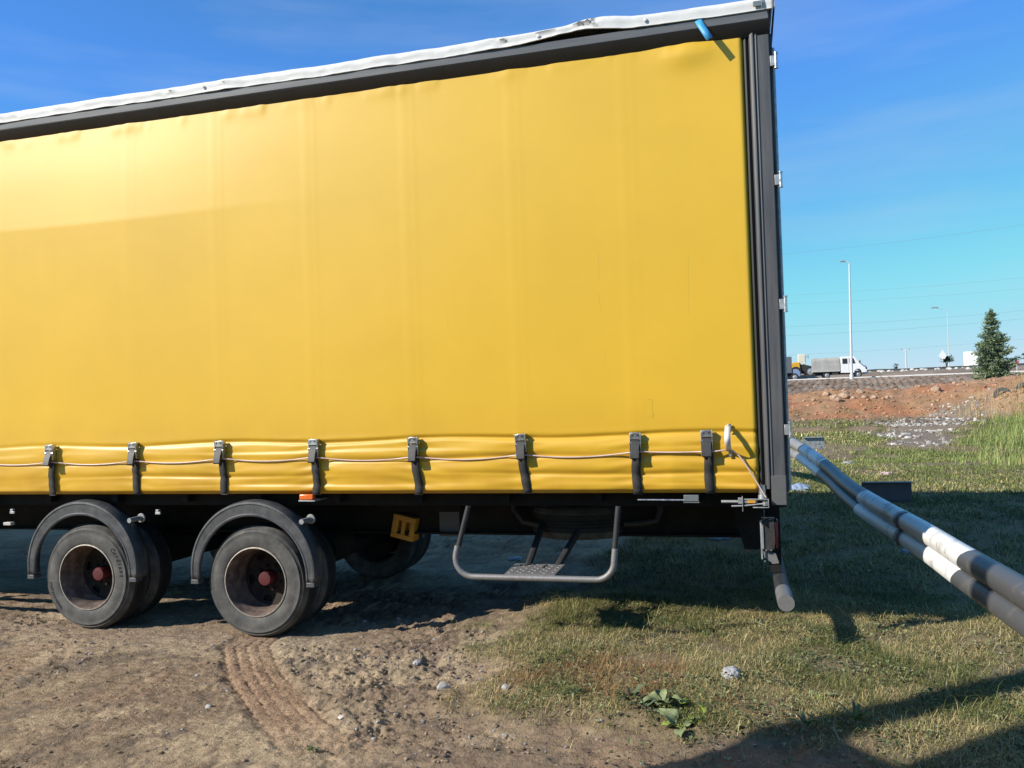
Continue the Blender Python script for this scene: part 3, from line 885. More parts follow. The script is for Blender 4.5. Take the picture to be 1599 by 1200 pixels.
# tubular side step loop with its tread plate
lp_pts = []
def arc_pts(c_, r_, a0, a1, n): return [(c_[0]+r_*math.cos(rad(a0+(a1-a0)*i/n)), c_[1]+r_*math.sin(rad(a0+(a1-a0)*i/n))) for i in range(n+1)]
xz = [(-1.800, .90), (-1.86, .70), (-1.876, .664), (-1.888, .61)]
xz += arc_pts((-1.775, .585), .115, 180, 270, 9)
xz += arc_pts((-.985, .585), .115, 270, 360, 9)
xz += [(-.862, .66), (-.845, .78), (-.835, .90)]
lp_pts = [(x, .0+.02*max(0, (z-.6))/.3, z) for x, z in xz]
MB().tube([p for p in lp_pts if p[2] < .672], .0195, 14, cap=True).build('side_step_loop', M_TUBE, TR)
up1 = [p for p in lp_pts if p[2] >= .66]
MB().tube([(-1.887+.012, .016, .655), (-1.80, .022, .915)], .0175, 12).build('step_leg', M_TUBEDARK, TR)  # upper part of the loop's tube, its shade put into the colour
MB().tube([(-.866, .016, .655), (-.836, .022, .915)], .0175, 12).build('step_leg', M_TUBEDARK, TR)
pl = MB()
pl.add([(-1.565, -.004, .492), (-1.242, -.004, .492), (-1.250, .34, .490), (-1.588, .34, .490)], [(0, 1, 2, 3)])
plo = pl.build('step_plate', M_TUBE, TR, smooth=0, solid=.006)
tb = MB()
for i in range(8):
    for j in range(8):
        x0 = -1.545+i*.038+(.01 if j % 2 else 0); y0 = .022+j*.038
        s2 = 1 if (i+j) % 2 else -1
        tb.add([(x0-.012, y0-.004*s2-.003, .4955), (x0+.012, y0+.004*s2-.003, .4955), (x0+.012, y0+.004*s2+.003, .4955), (x0-.012, y0-.004*s2+.003, .4955), (x0, y0, .499)], [(0, 1, 4), (1, 2, 4), (2, 3, 4), (3, 0, 4)])
tag(tb.build('plate_tread', M_TUBE, plo, smooth=0), kind='stuff')
MB().box(-1.372, -1.352, .20, .30, .4935, .4965).build('plate_slot', M_GASKET, plo)
for x0, x1 in ((-1.50, -1.45), (-1.30, -1.10)):
    MB().tube([(x0, .33, .475), (x1, .95, .90)], .024, 8).build('step_strut', M_TUBEDARK, TR)

# buckles and straps along the hem, with the customs cord threaded through
def yat(x, z): return float(curtain_y(np.array([float(x)]), np.array([float(z)]))[0])
def buckle(x, seed):
    r_ = random.Random(seed)
    y0 = yat(x, 1.33)-.004
    fr = MB()
    fr.box(-.028, -.0235, -.034, 0, -.155, .0); fr.box(.0235, .028, -.034, 0, -.115, .0)
    fr.box(-.0234, .0234, -.008, -.004, -.020, .0)
    fr.box(-.0234, .0234, -.034, -.030, -.040, -.002)
    f_ = fr.build('buckle', M_STEEL, TR, bevel=.0012, loc=(x, y0, 1.368+r_.uniform(-.004, .004)))
    f_.rotation_euler = (rad(r_.uniform(-2, 2)), rad(r_.uniform(-3, 3)), 0)
    f_.scale = (1.22, 1.1, 1.0)
    ho = MB()
    for hx in (-.012, .012):
        ho.lathe([(.0045, 0), (.0045, -.0012), (.0, -.0012)], 'y', 10, c=(hx, -.0340, -.016))
    ho.build('rivet', M_GASKET, f_)
    lv = MB()
    lv.prism([(-.030, -.045), (-.038, -.075), (-.050, -.105), (-.060, -.150), (-.054, -.158), (-.040, -.135), (-.022, -.095), (-.016, -.050)], 'x', -.021, .021)
    lv.build('lever', M_LEVER, f_, bevel=.002)
    MB().tube([(-.030, -.028, -.062), (.030, -.028, -.062)], .006, 10).build('buckle_pin', M_STEEL, f_)
    sb = MB()
    lx = r_.uniform(.004, .018)
    n = 16
    vs_ = []
    for i in range(n+1):
        t = i/n
        z = -.06-(.31)*t
        xo = lx*t+.004*math.sin(t*6+seed)
        zz = 1.368+z
        yy = yat(x+xo, max(zz, 1.0))-y0-.014-.006*math.exp(-(t/.25)**2)
        if zz < 1.02: yy = min(yy, yat(x+xo, 1.03)-y0-.013)
        vs_ += [(xo-.0225, yy, z), (xo+.0225, yy, z)]
    sb.add(vs_, [(2*i, 2*i+1, 2*i+3, 2*i+2) for i in range(n)])
    sb.build('strap', M_STRAP, f_, smooth=60, solid=.003)
    hk = MB(); hk.box(lx-.022, lx+.022, -.002, .016, -.376, -.369)
    hk.build('strap_hook', M_LEVER, f_, bevel=.002)
for k, bx_ in enumerate(BX):
    buckle(bx_, k)
cable = []
bxs = sorted(BX)
zref = {}
for k, bx_ in enumerate(BX): zref[bx_] = 1.245+.006*math.sin(k*1.7)
for i in range(len(bxs)-1):
    xa, xb = bxs[i], bxs[i+1]
    n = 14
    for j in range(n):
        t = j/n
        sag = -.026*4*t*(1-t) if xb-xa > .6 else -.006*4*t*(1-t)
        x = xa+(xb-xa)*t
        z = zref[xa]*(1-t)+zref[xb]*t+sag
        out = .026*(math.exp(-(t/.10)**2)+math.exp(-((1-t)/.10)**2))
        cable.append((x, yat(x, z)-.011-out, z))
cable += [(-.293, yat(-.293, 1.242)-.036, 1.243), (-.24, -.034, 1.246), (-.19, -.030, 1.252), (-.150, -.030, 1.248), (-.115, -.030, 1.222), (-.075, -.028, 1.165), (-.03, -.026, 1.085), (.010, -.026, 1.012), (.030, -.026, .975)]
MB().tube(cable, .0048, 8).build('customs_cord', M_CABLE, TR, smooth=70)

# white hand loop standing off the sheet, riveted at both ends
hl = []
for i in range(15):
    t = i/14
    z = 1.395-.150*t
    hl.append((-.165-.004*math.sin(PI*t), -.012-.105*math.sin(PI*t)**.8, z))
hb = MB()
hb.add([(p[0]-.020, p[1], p[2]) for p in hl]+[(p[0]+.014, p[1]+.006, p[2]) for p in hl], [(i, i+1, 16+i, 15+i) for i in range(14)])
hlo = hb.build('hand_loop', M_WHITEPLAST, TR, smooth=60, solid=.004)
for zz in (1.380, 1.232):
    MB().box(-.170, -.150, -.016, -.010, zz-.024, zz+.024).build('loop_plate', M_STEEL, hlo, bevel=.002)
    for dz in (-.012, .012):
        MB().lathe([(.005, 0), (.004, -.004), (0, -.004)], 'y', 8).build('rivet', M_GALV, hlo, loc=(-.160, -.017, zz+dz))

# curtain tensioner at the foot of the post
tn = MB().tube([(.012, .000, .962), (.010, .000, 1.045)], .021, 16).build('tension_pole', M_STEEL, TR)
MB().tube([(.012, .0, .955), (.012, .0, .985)], .025, 16).build('pole_collar', M_GALV, tn)
tl = MB(); tl.box(-.105, .045, -.040, -.020, .962, .967); tl.box(-.045, .045, -.042, -.020, .915, .920); tl.box(.040, .045, -.041, -.021, .9205, .9615)
tlo = tl.build('tensioner_bracket', M_GALV, TR, bevel=.001)
MB().tube([(-.222, -.03, .951), (-.118, -.03, .951)], .0085, 10).build('ratchet_bar', M_GALV, tlo)
rt = MB(); rt.box(-.126, -.104, -.044, -.018, .940, .974); rt.box(-.104, -.100, -.046, -.012, .895, .982); rt.box(-.100, -.020, -.036, -.022, .942, .957)
rt.build('ratchet', M_GALV, tlo, bevel=.001)
MB().tube([(-.165, -.034, .925), (-.10, -.034, .927), (-.02, -.034, .936), (.03, -.034, .940)], .0048, 8).build('release_rod', M_GALV, tlo)
MB().lathe([(.017, -.012), (.017, .012)], 'z', 16, c=(.026, -.03, .940)).build('ratchet_wheel', M_STEEL, tlo)
rp_ = MB().box(-.075, -.030, -.044, -.041, .944, .960).build('tensioner_label', M_CHOCK, tlo)
MB().tube([(-.715, .008, .957), (-.395, .008, .955)], .0052, 8).build('stowed_rod', M_STEEL, TR)
cb = MB().box(-.440, -.352, -.002, .016, .948, .986).build('document_box', M_CLEAR, TR, bevel=.003)
MB().box(-.442, -.350, -.004, .001, .940, .946).build('box_clip', M_STEEL, cb)

# tail: mud flap, lamp cluster and the round underrun bar
fp = MB(); fp.prism([(-.185, .90), (.02, .90), (.02, .60), (-.10, .58)], 'y', .44, .455)
fp.build('tail_plate', M_CHASSIS, TR)
MB().prism([(-.17, .90), (.0, .90), (.0, .60), (-.09, .58)], 'y', 2.28, 2.295).build('tail_plate', M_CHASSIS, TR)
def tail_lamp(yc, s):
    lb = MB(); lb.prism([(.0, .815), (.012, .83), (.055, .842), (.075, .835), (.078, .70), (.07, .66), (.02, .64), (.008, .66)], 'y', yc-.03, yc+.03)
    lo = lb.build('tail_lamp', M_LEVER, TR, bevel=.004)
    MB().box(.0785, .092, yc-.045, yc+.045, .668, .83).build('lamp_lens', M_REDLENS, lo, bevel=.004)
    sb = MB(); sb.box(-.008, .002, yc-.034, yc-.028, .60, .83); sb.box(.0, .075, yc-.036, yc-.030, .843, .848); sb.box(-.004, .01, yc-.038, yc-.032, .66, .80)
    sb.build('lamp_frame', M_GALV, lo, bevel=.001)
    for xx, zz in ((.004, .80), (.006, .745), (.05, .655), (.022, .655), (.012, .59), (.055, .58)):
        MB().lathe([(.006, 0), (.005, -.006), (0, -.006)], 'y', 8).build('lamp_bolt', M_STEEL, lo, loc=(xx, yc-.033, zz))
    gp = MB(); gp.prism([(.004, .64), (.075, .63), (.092, .575), (.06, .57), (.012, .605)], 'y', yc-.01, yc+.01)
    gp.build('lamp_gusset', M_TUBE, lo)
tail_lamp(.10, 1); tail_lamp(2.38, 1)
bar = MB().tube([(.118, -.045, .372), (.112, .20, .382)], .047, 24).build('underrun_bar', M_TUBE, TR)
MB().tube([(.112, .201, .382), (.100, 2.50, .385)], .046, 20).build('underrun_bar', M_TUBEDARK, TR)
for yy in (.55, 1.90):
    MB().box(.05, .12, yy, yy+.06, .43, .90).build('underrun_bracket', M_CHASSIS, TR)

# ------------------------------------------------------------------ bent roadside guardrail in black and white paint
GP = np.array([(1.228, -3.586, 0.713), (1.156, -1.986, 0.713), (1.108, -0.890, 0.720), (1.072, -0.066, 0.715), (1.042, 0.838, 0.711), (0.960, 1.774, 0.725), (0.864, 2.614, 0.761), (0.816, 3.454, 0.793), (0.776, 4.254, 0.837), (0.676, 5.054, 0.917), (0.540, 5.814, 1.003), (0.388, 6.494, 1.057), (0.196, 7.214, 1.073), (-0.092, 8.094, 1.057), (-0.492, 9.054, 1.033)])
def catmull(P, n):
    out = []
    for i in range(len(P)-1):
        p0, p1, p2, p3 = P[max(i-1, 0)], P[i], P[i+1], P[min(i+2, len(P)-1)]
        for j in range(n):
            t = j/n
            out.append(.5*((2*p1)+(-p0+p2)*t+(2*p0-5*p1+4*p2-p3)*t*t+(-p0+3*p1-3*p2+p3)*t**3))
    out.append(P[-1])
    return np.array(out)
rail_path = catmull(GP, 10)
RAIL = thing('guardrail', 'bent steel guardrail in black and white stripes running past the trailer tail', 'guardrail', (1.35, 1.0, 0))
RPOST = (-3.6, -2.1, 8.4)
rprof = []
for i in range(33):
    z = -.252*i/32
    tt = i/32*2
    hump = abs(math.sin(PI*(tt % 1.0))) if i not in (0, 32) else 0
    rprof.append((-.074*((.42+.58*hump**.55) if 3 < i < 29 else hump**.45), z))
vs_, uv_ = [], []
acc = 0.0
for i, p in enumerate(rail_path):
    d = rail_path[min(i+1, len(rail_path)-1)]-rail_path[max(i-1, 0)]
    d = d/np.linalg.norm(d)
    nrm = np.array([d[1], -d[0], 0]); nrm /= np.linalg.norm(nrm)
    for (o_, z) in rprof:
        q = p+nrm*(-o_ if False else o_)
        vs_.append((q[0]-1.35+(.02*z), q[1]-1.0, q[2]+z)); uv_.append(((p[1]+5.131)/.8-5.131+1.3*(z+.06), z))
k = len(rprof)
fs_ = [(i*k+j, (i+1)*k+j, (i+1)*k+j+1, i*k+j+1) for i in range(len(rail_path)-1) for j in range(k-1)]
rb = MB(); rb.v, rb.f = vs_, fs_
m = mat('striped_rail_paint', (.7, .7, .68), .42, var=.12, vscale=7, bump=.04, bscale=60)
nt = m.node_tree; b = nt.nodes['Principled BSDF']
uvn = nt.nodes.new('ShaderNodeUVMap')
sx = nt.nodes.new('ShaderNodeSeparateXYZ'); nt.links.new(uvn.outputs['UV'], sx.inputs['Vector'])
cr = nt.nodes.new('ShaderNodeValToRGB'); cr.color_ramp.interpolation = 'CONSTANT'
mrn = nt.nodes.new('ShaderNodeMapRange'); mrn.inputs['From Min'].default_value = -4; mrn.inputs['From Max'].default_value = 14
nt.links.new(sx.outputs['X'], mrn.inputs['Value']); nt.links.new(mrn.outputs['Result'], cr.inputs['Fac'])
E_ = cr.color_ramp.elements
WHT, BLK, GRY = (.86, .85, .82, 1), (.085, .087, .092, 1), (.27, .265, .25, 1)
E_[0].position = 0; E_[0].color = BLK
E_[1].position = (1.12+4)/18; E_[1].color = WHT
for yv, cc in ((4.35, BLK), (6.95, WHT), (8.15, GRY)):
    e = E_.new((yv+4)/18); e.color = cc
dn = nt.nodes.new('ShaderNodeTexNoise'); dn.inputs['Scale'].default_value = 3.2; dn.inputs['Detail'].default_value = 9; dn.inputs['Roughness'].default_value = .7
tcn = nt.nodes.new('ShaderNodeTexCoord'); nt.links.new(tcn.outputs['Object'], dn.inputs['Vector'])
dm = nt.nodes.new('ShaderNodeMapRange'); dm.inputs['From Min'].default_value = .53; dm.inputs['From Max'].default_value = .66; dm.inputs['To Max'].default_value = .75
nt.links.new(dn.outputs['Fac'], dm.inputs['Value'])
mx = nt.nodes.new('ShaderNodeMix'); mx.data_type = 'RGBA'; mx.inputs['B'].default_value = (.20, .17, .14, 1)
nt.links.new(cr.outputs['Color'], mx.inputs['A']); nt.links.new(dm.outputs['Result'], mx.inputs['Factor'])
nt.links.new(mx.outputs['Result'], b.inputs['Base Color'])
beam = rb.build('rail_beam', m, RAIL, smooth=50)
uvl = beam.data.uv_layers.new(name='UVMap')
uva = np.array(uv_, np.float32)
li = np.zeros(len(beam.data.loops), np.int32); beam.data.loops.foreach_get('vertex_index', li)
uvl.data.foreach_set('uv', uva[li].ravel())
sm_ = beam.modifiers.new('thick', 'SOLIDIFY'); sm_.thickness = .004; sm_.offset = 0
def rail_at(y):
    i = int(np.argmin(np.abs(rail_path[:, 1]-y))); return rail_path[i]
for yv in RPOST:            # posts behind the beam
    p = rail_at(yv); g0 = hgt(p[0]+.08, yv)
    pm = MB(); pm.prism([(.03, -.05), (.13, -.05), (.13, -.044), (.036, -.044), (.036, .044), (.13, .044), (.13, .05), (.03, .05)], 'z', g0-.15, p[2]-.07)
    pm.build('rail_post', M_TUBEDARK, RAIL, loc=(p[0]-1.35, yv-1.0, 0))
def console(yv, x_ext, drop, length, material, rz, flange=.045, dz=0.0, bolts=True):
    p = rail_at(yv)
    cm = MB(); cm.box(0, length, -.004, .004, -drop, -.006); cm.box(0, length, -flange, flange, -.006, 0); cm.box(0, length, -flange, flange, -drop-.006, -drop)
    c_ = cm.build('rail_bracket', material, RAIL, bevel=.002, loc=(p[0]+x_ext-1.35, yv-1.0, p[2]+dz))
    c_.rotation_euler = (0, 0, rad(rz))
    for bx_, bz_ in () if not bolts else ((length*.72, -.03), (length*.86, -.03), (length*.72, -.075), (length*.80, -.11)):
        MB().lathe([(.012, -.004), (.012, -.014), (.0, -.014)], 'y', 8).build('bracket_bolt', M_GALV, c_, loc=(bx_, 0, bz_))
console(2.77, .03, .165, .40, mat('dark_bracket_paint', (.06, .062, .07), .5, var=.2), 2, dz=.015, bolts=False)
console(5.80, .05, .135, .25, M_GALV, 4, dz=.03)
jw = MB()                                                # lapped joint of two beam lengths
for i in range(len(rprof)):
    pass
for yv in (1.33, 6.05):
    p = rail_at(yv)
    for z in (-.04, -.09, -.165, -.215):
        MB().lathe([(.016, .0), (.014, .010), (.0, .014)], 'x', 10).build('splice_bolt', M_GALV, RAIL, loc=(p[0]-.094-1.35+.004, yv-1.0, p[2]+z))
    lj = MB()
    vv = []
    for yy in (yv-.05, yv+.05):
        q0 = rail_at(yy)
        for (o_, z) in rprof: vv.append((q0[0]+o_*1.04-.006-1.35+.02*z, yy-1.0, q0[2]+z))
    lj.add(vv, [(j, k+j, k+j+1, j+1) for j in range(k-1)])
    lj.build('splice_plate', mat('grey_splice_paint', (.16, .16, .165), .5, var=.25, vscale=6) if yv < 3 else M_TUBE, RAIL, smooth=50, solid=.003)

# ------------------------------------------------------------------ grass
def blades(n, xs, ys, length, width, lean, colfn, dens_fn=None, name='grass', flat=0.0, sink=.004):
    """n candidate blades at xs, ys, thinned by a density function; three-point bent blades"""
    if dens_fn is not None:
        keep = nrng.random(n) < dens_fn(xs, ys)
        xs, ys = xs[keep], ys[keep]
    n = len(xs)
    zs = height(xs, ys)-sink
    L = length(n, xs, ys); W = width(n, xs, ys)
    az = nrng.random(n)*2*PI
    ln = lean(n)
    fx, fy = np.cos(az), np.sin(az)
    px, py = -fy, fx
    h1, h2 = L*.55*np.cos(ln*.6), L*np.cos(ln)
    o1, o2 = L*.55*np.sin(ln*.6), L*np.sin(ln)
    P = np.zeros((n, 5, 3))
    P[:, 0] = np.stack([xs-px*W, ys-py*W, zs], -1); P[:, 1] = np.stack([xs+px*W, ys+py*W, zs], -1)
    P[:, 2] = np.stack([xs+fx*o1+px*W*.75, ys+fy*o1+py*W*.75, zs+h1], -1); P[:, 3] = np.stack([xs+fx*o1-px*W*.75, ys+fy*o1-py*W*.75, zs+h1], -1)
    P[:, 4] = np.stack([xs+fx*o2, ys+fy*o2, zs+np.maximum(h2, .003)], -1)
    col = colfn(n, xs, ys)
    col5 = np.repeat(col[:, None, :], 5, 1)
    base = np.arange(n)[:, None]*5
    T = np.concatenate([base+np.array([[0, 1, 2]]), base+np.array([[0, 2, 3]]), base+np.array([[3, 2, 4]])], 0)
    return P.reshape(-1, 3), T, col5.reshape(-1, 3)
STRAW, GREEN, DARKG, RUST, PALE = [np.array(c_) for c_ in ((.43, .345, .16), (.185, .20, .06), (.07, .09, .032), (.30, .175, .085), (.60, .52, .31))]
def turf_col(n, x, y):
    a = fbm(x*1.6, y*1.6, 3, .5, 101); g = fbm(x*2.3, y*2.3, 3, .5, 111); r = nrng.random(n)
    c_ = np.where((r < .56)[:, None], STRAW, GREEN)
    c_ = np.where((r > .80)[:, None], DARKG, c_)
    c_ = np.where((r > .95)[:, None], PALE, c_)
    gr = sstep(.47, .56, g)*.95+.45*sstep(2.5, 6, y)
    swap = nrng.random(n) < gr*.85
    c_ = np.where(swap[:, None], np.where((nrng.random(n) < .6)[:, None], GREEN, DARKG), c_)
    ru = nrng.random(n) < sstep(.52, .62, a)*.65*sstep(.8, -.3, y-.2*x)*sstep(.6, -.3, x)
    c_ = np.where(ru[:, None], RUST, c_)
    return c_*(.70+.62*nrng.random((n, 1)))
parts_ = []
def turf(n, x0, x1, y0, y1, L0, L1, w, lean0, lean1, dens=1.0, colf=turf_col):
    xs = nrng.uniform(x0, x1, n); ys = nrng.uniform(y0, y1, n)
    parts_.append(blades(n, xs, ys, lambda k, x, y: nrng.uniform(L0, L1, k)*(.6+.8*fbm(x*3, y*3, 2, .5, 121)), lambda k, x, y: nrng.uniform(.5, 1.2, k)*w,
                         lambda k: nrng.uniform(lean0, lean1, k), colf, lambda x, y: dens*grass_mask(x, y)**1.6*(.12+.88*sstep(.36, .56, fbm(x*3, y*3, 4, .6, 131)+.06))))
turf(235000, -2.8, 2.2, -2.2, 1.7, .025, .080, .0013, 1.10, 1.60)
turf(60000, -2.8, 2.2, -2.2, 1.7, .015, .045, .0014, .2, 1.2)
turf(16000, -2.4, 2.2, -1.9, 1.7, .06, .15, .0013, .9, 1.56)
turf(90000, -2.6, 3.2, 1.7, 6.0, .03, .09, .0024, .6, 1.5)
def far_col(n, x, y):
    c_ = turf_col(n, x, y)*1.35
    g = sstep(.45, .6, fbm(x*.7, y*.4, 3, .5, 191))[:, None]
    return c_*(1-.6*g)+np.array((.20, .245, .075))*(.7+.6*nrng.random((n, 1)))*.6*g
turf(95000, -2.5, 6.0, 6.0, 13.0, .03, .09, .0042, .5, 1.5, colf=far_col)
turf(95000, -1.0, 11.0, 13.0, 26.0, .04, .14, .008, .5, 1.45, colf=far_col)
turf(36000, 0.0, 14.0, 26.0, 44.0, .06, .18, .014, .4, 1.4, colf=far_col)
def dirt_sprigs():
    n = 5200
    xs = nrng.uniform(-4.2, .3, n); ys = nrng.uniform(-2.2, .5, n)
    keep = nrng.random(n) < .30*sstep(.50, .66, fbm(xs*2.2, ys*2.2, 3, .5, 141))
    xs, ys = xs[keep], ys[keep]
    parts_.append(blades(len(xs), xs, ys, lambda k, x, y: nrng.uniform(.02, .07, k), lambda k, x, y: nrng.uniform(.7, 1.4, k)*.0015, lambda k: nrng.uniform(.8, 1.55, k), turf_col))
dirt_sprigs()
def merge(parts):
    V, T, C, o_ = [], [], [], 0
    for v, t, c_ in parts:
        V.append(v); T.append(t+o_); C.append(c_); o_ += len(v)
    return np.concatenate(V), np.concatenate(T), np.concatenate(C)
def cover(n, x0, x1, y0, y1, r0, r1):
    xs = nrng.uniform(x0, x1, n); ys = nrng.uniform(y0, y1, n)
    keep = nrng.random(n) < grass_mask(xs, ys)*sstep(.50, .60, fbm(xs*2.6, ys*2.6, 4, .6, 201))
    xs, ys = xs[keep], ys[keep]; n = len(xs)
    zs = height(xs, ys)+nrng.uniform(.004, .03, n)
    az = nrng.random(n)*2*PI; r = nrng.uniform(r0, r1, n); tl = nrng.uniform(-.5, .9, n)
    fx, fy = np.cos(az), np.sin(az); px, py = -fy, fx
    P = np.zeros((n, 4, 3))
    P[:, 0] = np.stack([xs, ys, zs], -1)
    P[:, 1] = np.stack([xs+fx*r*.55+px*r*.38, ys+fy*r*.55+py*r*.38, zs+r*.5*np.sin(tl)+.2*r], -1)
    P[:, 2] = np.stack([xs+fx*r, ys+fy*r, zs+r*np.sin(tl)*.8], -1)
    P[:, 3] = np.stack([xs+fx*r*.55-px*r*.38, ys+fy*r*.55-py*r*.38, zs+r*.5*np.sin(tl)+.2*r], -1)
    base = np.arange(n)[:, None]*4
    T = np.concatenate([base+np.array([[0, 1, 2]]), base+np.array([[0, 2, 3]])], 0)
    pal = np.array([(.10, .125, .05), (.15, .18, .075), (.19, .21, .11), (.075, .10, .045), (.24, .24, .12)])
    col = pal[nrng.integers(0, 5, n)]*(.7+.6*nrng.random((n, 1)))
    parts_.append((P.reshape(-1, 3), T, np.repeat(col, 4, 0)))
cover(24000, -2.2, 2.2, -1.9, 1.6, .010, .030)
cover(16000, -1.5, 6.5, 1.6, 14.0, .02, .055)
m_grass = mat('grass_blades', (.1, .1, .05), .75, attr='Col', spec=.2)
V, T, Cc = merge(parts_)
go = np_mesh('grass', V, T, m_grass, False, Cc)
tag(go, 'short dry straw and green turf along the verge', 'grass', kind='stuff')
# taller fresh grass on the right
parts_ = []
def tall_col(n, x, y):
    r = nrng.random(n)
    c_ = np.where((r < .7)[:, None], np.array((.20, .265, .075)), np.array((.33, .34, .13)))
    c_ = np.where((r > .93)[:, None], np.array((.40, .34, .16)), c_)
    return c_*(.7+.6*nrng.random((n, 1)))
def tall_mask(x, y):
    n = fbm(x*.7, y*.4, 3, .5, 151)
    return sstep(-.9, .9, x-np.interp(y, [11, 16, 22, 30, 36], [4.6, 5.6, 6.6, 9.6, 11.4])+(n-.5)*3.0)*sstep(9.6, 13, y)
n = 62000
xs = nrng.uniform(3.4, 16, n); ys = 9.8+nrng.random(n)**1.3*27
parts_.append(blades(n, xs, ys, lambda k, x, y: nrng.uniform(.14, .52, k)*(.35+1.1*fbm(x*1.1, y*1.1, 3, .5, 155))*(.6+.5*sstep(14, 24, y)), lambda k, x, y: nrng.uniform(.5, 1.3, k)*.0075, lambda k: nrng.uniform(.05, .8, k), tall_col, tall_mask))
n = 2500                                                    # dry stalks on the heap's near foot
xs = nrng.uniform(9.5, 19, n); ys = nrng.uniform(32, 43, n)
parts_.append(blades(n, xs, ys, lambda k, x, y: nrng.uniform(.3, .9, k), lambda k, x, y: nrng.uniform(.5, 1.1, k)*.010, lambda k: nrng.uniform(.0, .5, k), lambda k, x, y: np.array((.42, .33, .16))*(.6+.7*nrng.random((k, 1))), lambda x, y: sstep(.42, .6, fbm(x*.8, y*.8, 2, .5, 157))*.8))
V, T, Cc = merge(parts_)
tg = np_mesh('tall_grass', V, T, m_grass, False, Cc)
tag(tg, 'tall fresh green grass growing by the white rubble', 'grass', kind='stuff')

# ------------------------------------------------------------------ loose crumbs of soil, white rubble
def rock_template(seed, sub=1, squash=.7, jag=.28):
    r_ = random.Random(seed)
    bm = bmesh.new(); bmesh.ops.create_icosphere(bm, subdivisions=sub, radius=1.0)
    for v in bm.verts:
        v.co *= 1+r_.uniform(-jag, jag); v.co.z *= squash
    vs_ = np.array([v.co[:] for v in bm.verts]); fs_ = np.array([[v.index for v in f.verts] for f in bm.faces]); bm.free()
    return vs_, fs_
TPL = [rock_template(s) for s in range(6)]
def scatter_rocks(name, xs, ys, sizes, material, cols=None, sinkf=.3, zf=height):
    V, T, Cc, o_ = [], [], [], 0
    zs = zf(xs, ys)
    for i in range(len(xs)):
        v, f = TPL[i % len(TPL)]
        a = nrng.random()*2*PI; ca, sa = math.cos(a), math.sin(a)
        e = nrng.uniform(.65, 1.35)
        q = np.stack([(v[:, 0]*ca*e-v[:, 1]*sa), (v[:, 0]*sa*e+v[:, 1]*ca), v[:, 2]], -1)*sizes[i]
        V.append(q+np.array((xs[i], ys[i], zs[i]+sizes[i]*(.7-sinkf*2)*.5))); T.append(f+o_); o_ += len(v)
        if cols is not None: Cc.append(np.repeat(cols[i][None], len(v), 0))
    return np_mesh(name, np.concatenate(V), np.concatenate(T), material, False, np.concatenate(Cc) if cols is not None else None)
n = 16000
xs = nrng.uniform(-5.6, 1.6, n); ys = nrng.uniform(-2.3, .6, n)
dn_ = sstep(.40, .62, fbm(xs*1.1, ys*1.3, 3, .5, 51))*.8+.2
sd_, al_ = track_sd(xs, ys)
keep = (nrng.random(n) < dn_*(1-.8*grass_mask(xs, ys))) & (np.abs(sd_) > .19)
xs, ys = xs[keep], ys[keep]
sz = .0035+.011*nrng.random(len(xs))**3.2
cc = np.array((.26, .20, .14))*(.55+.8*nrng.random((len(xs), 1)))*np.array((1, 1, 1))
gcol = nrng.random(len(xs)) < .2
cc[gcol] = np.array((.30, .29, .28))*(.5+.8*nrng.random((gcol.sum(), 1)))
m_crumb = mat('soil_crumbs', (.26, .2, .14), .95, attr='Col', spec=.15, var=.2, vscale=60)
crumbs = scatter_rocks('soil_crumbs', xs, ys, sz, m_crumb, cc)
tag(crumbs, 'small clods and grit scattered over the churned yard', 'soil', kind='stuff')
n = 5200
xs = nrng.uniform(3.0, 13.5, n); ys = nrng.uniform(19, 44, n)
keep = nrng.random(n) < gravel_mask(xs, ys)*np.clip(.35+1.3*(fbm(xs*1.2, ys*.8, 3, .5, 161)-.35), .05, 1)
xs, ys = xs[keep], ys[keep]
sz = .025+.075*nrng.random(len(xs))**2.2
cc = np.array((.60, .555, .49))*(.35+.75*nrng.random((len(xs), 1)))
m_rub = mat('pale_rubble', (.6, .58, .55), .9, attr='Col', var=.15, vscale=10)
rub = scatter_rocks('white_rubble', xs, ys, sz, m_rub, cc, .25)
tag(rub, 'patch of broken white stone rubble in front of the red earth', 'rubble', kind='stuff')
n = 2600                                                     # clods over heap and bank
xs = np.concatenate([nrng.uniform(1.5, 18, n), nrng.uniform(2, 26, 900)]); ys = np.concatenate([nrng.uniform(33, 52, n), nrng.uniform(56, 84, 900)])
sz = np.concatenate([.03+.10*nrng.random(n)**3, .05+.13*nrng.random(900)**3])
redm = sstep(-1.2, .6, ys-np.interp(xs, FT_X, FT_Y))*sstep(54, 50, ys)
cc = (np.array((.22, .16, .12))*(1-redm[:, None])+np.array((.44, .25, .15))*redm[:, None])*(.55+.7*nrng.random((len(xs), 1)))
tag(scatter_rocks('earth_clods', xs, ys, sz, m_crumb, cc, .25), 'clods strewn over the red earth and the graded bank', 'soil', kind='stuff')

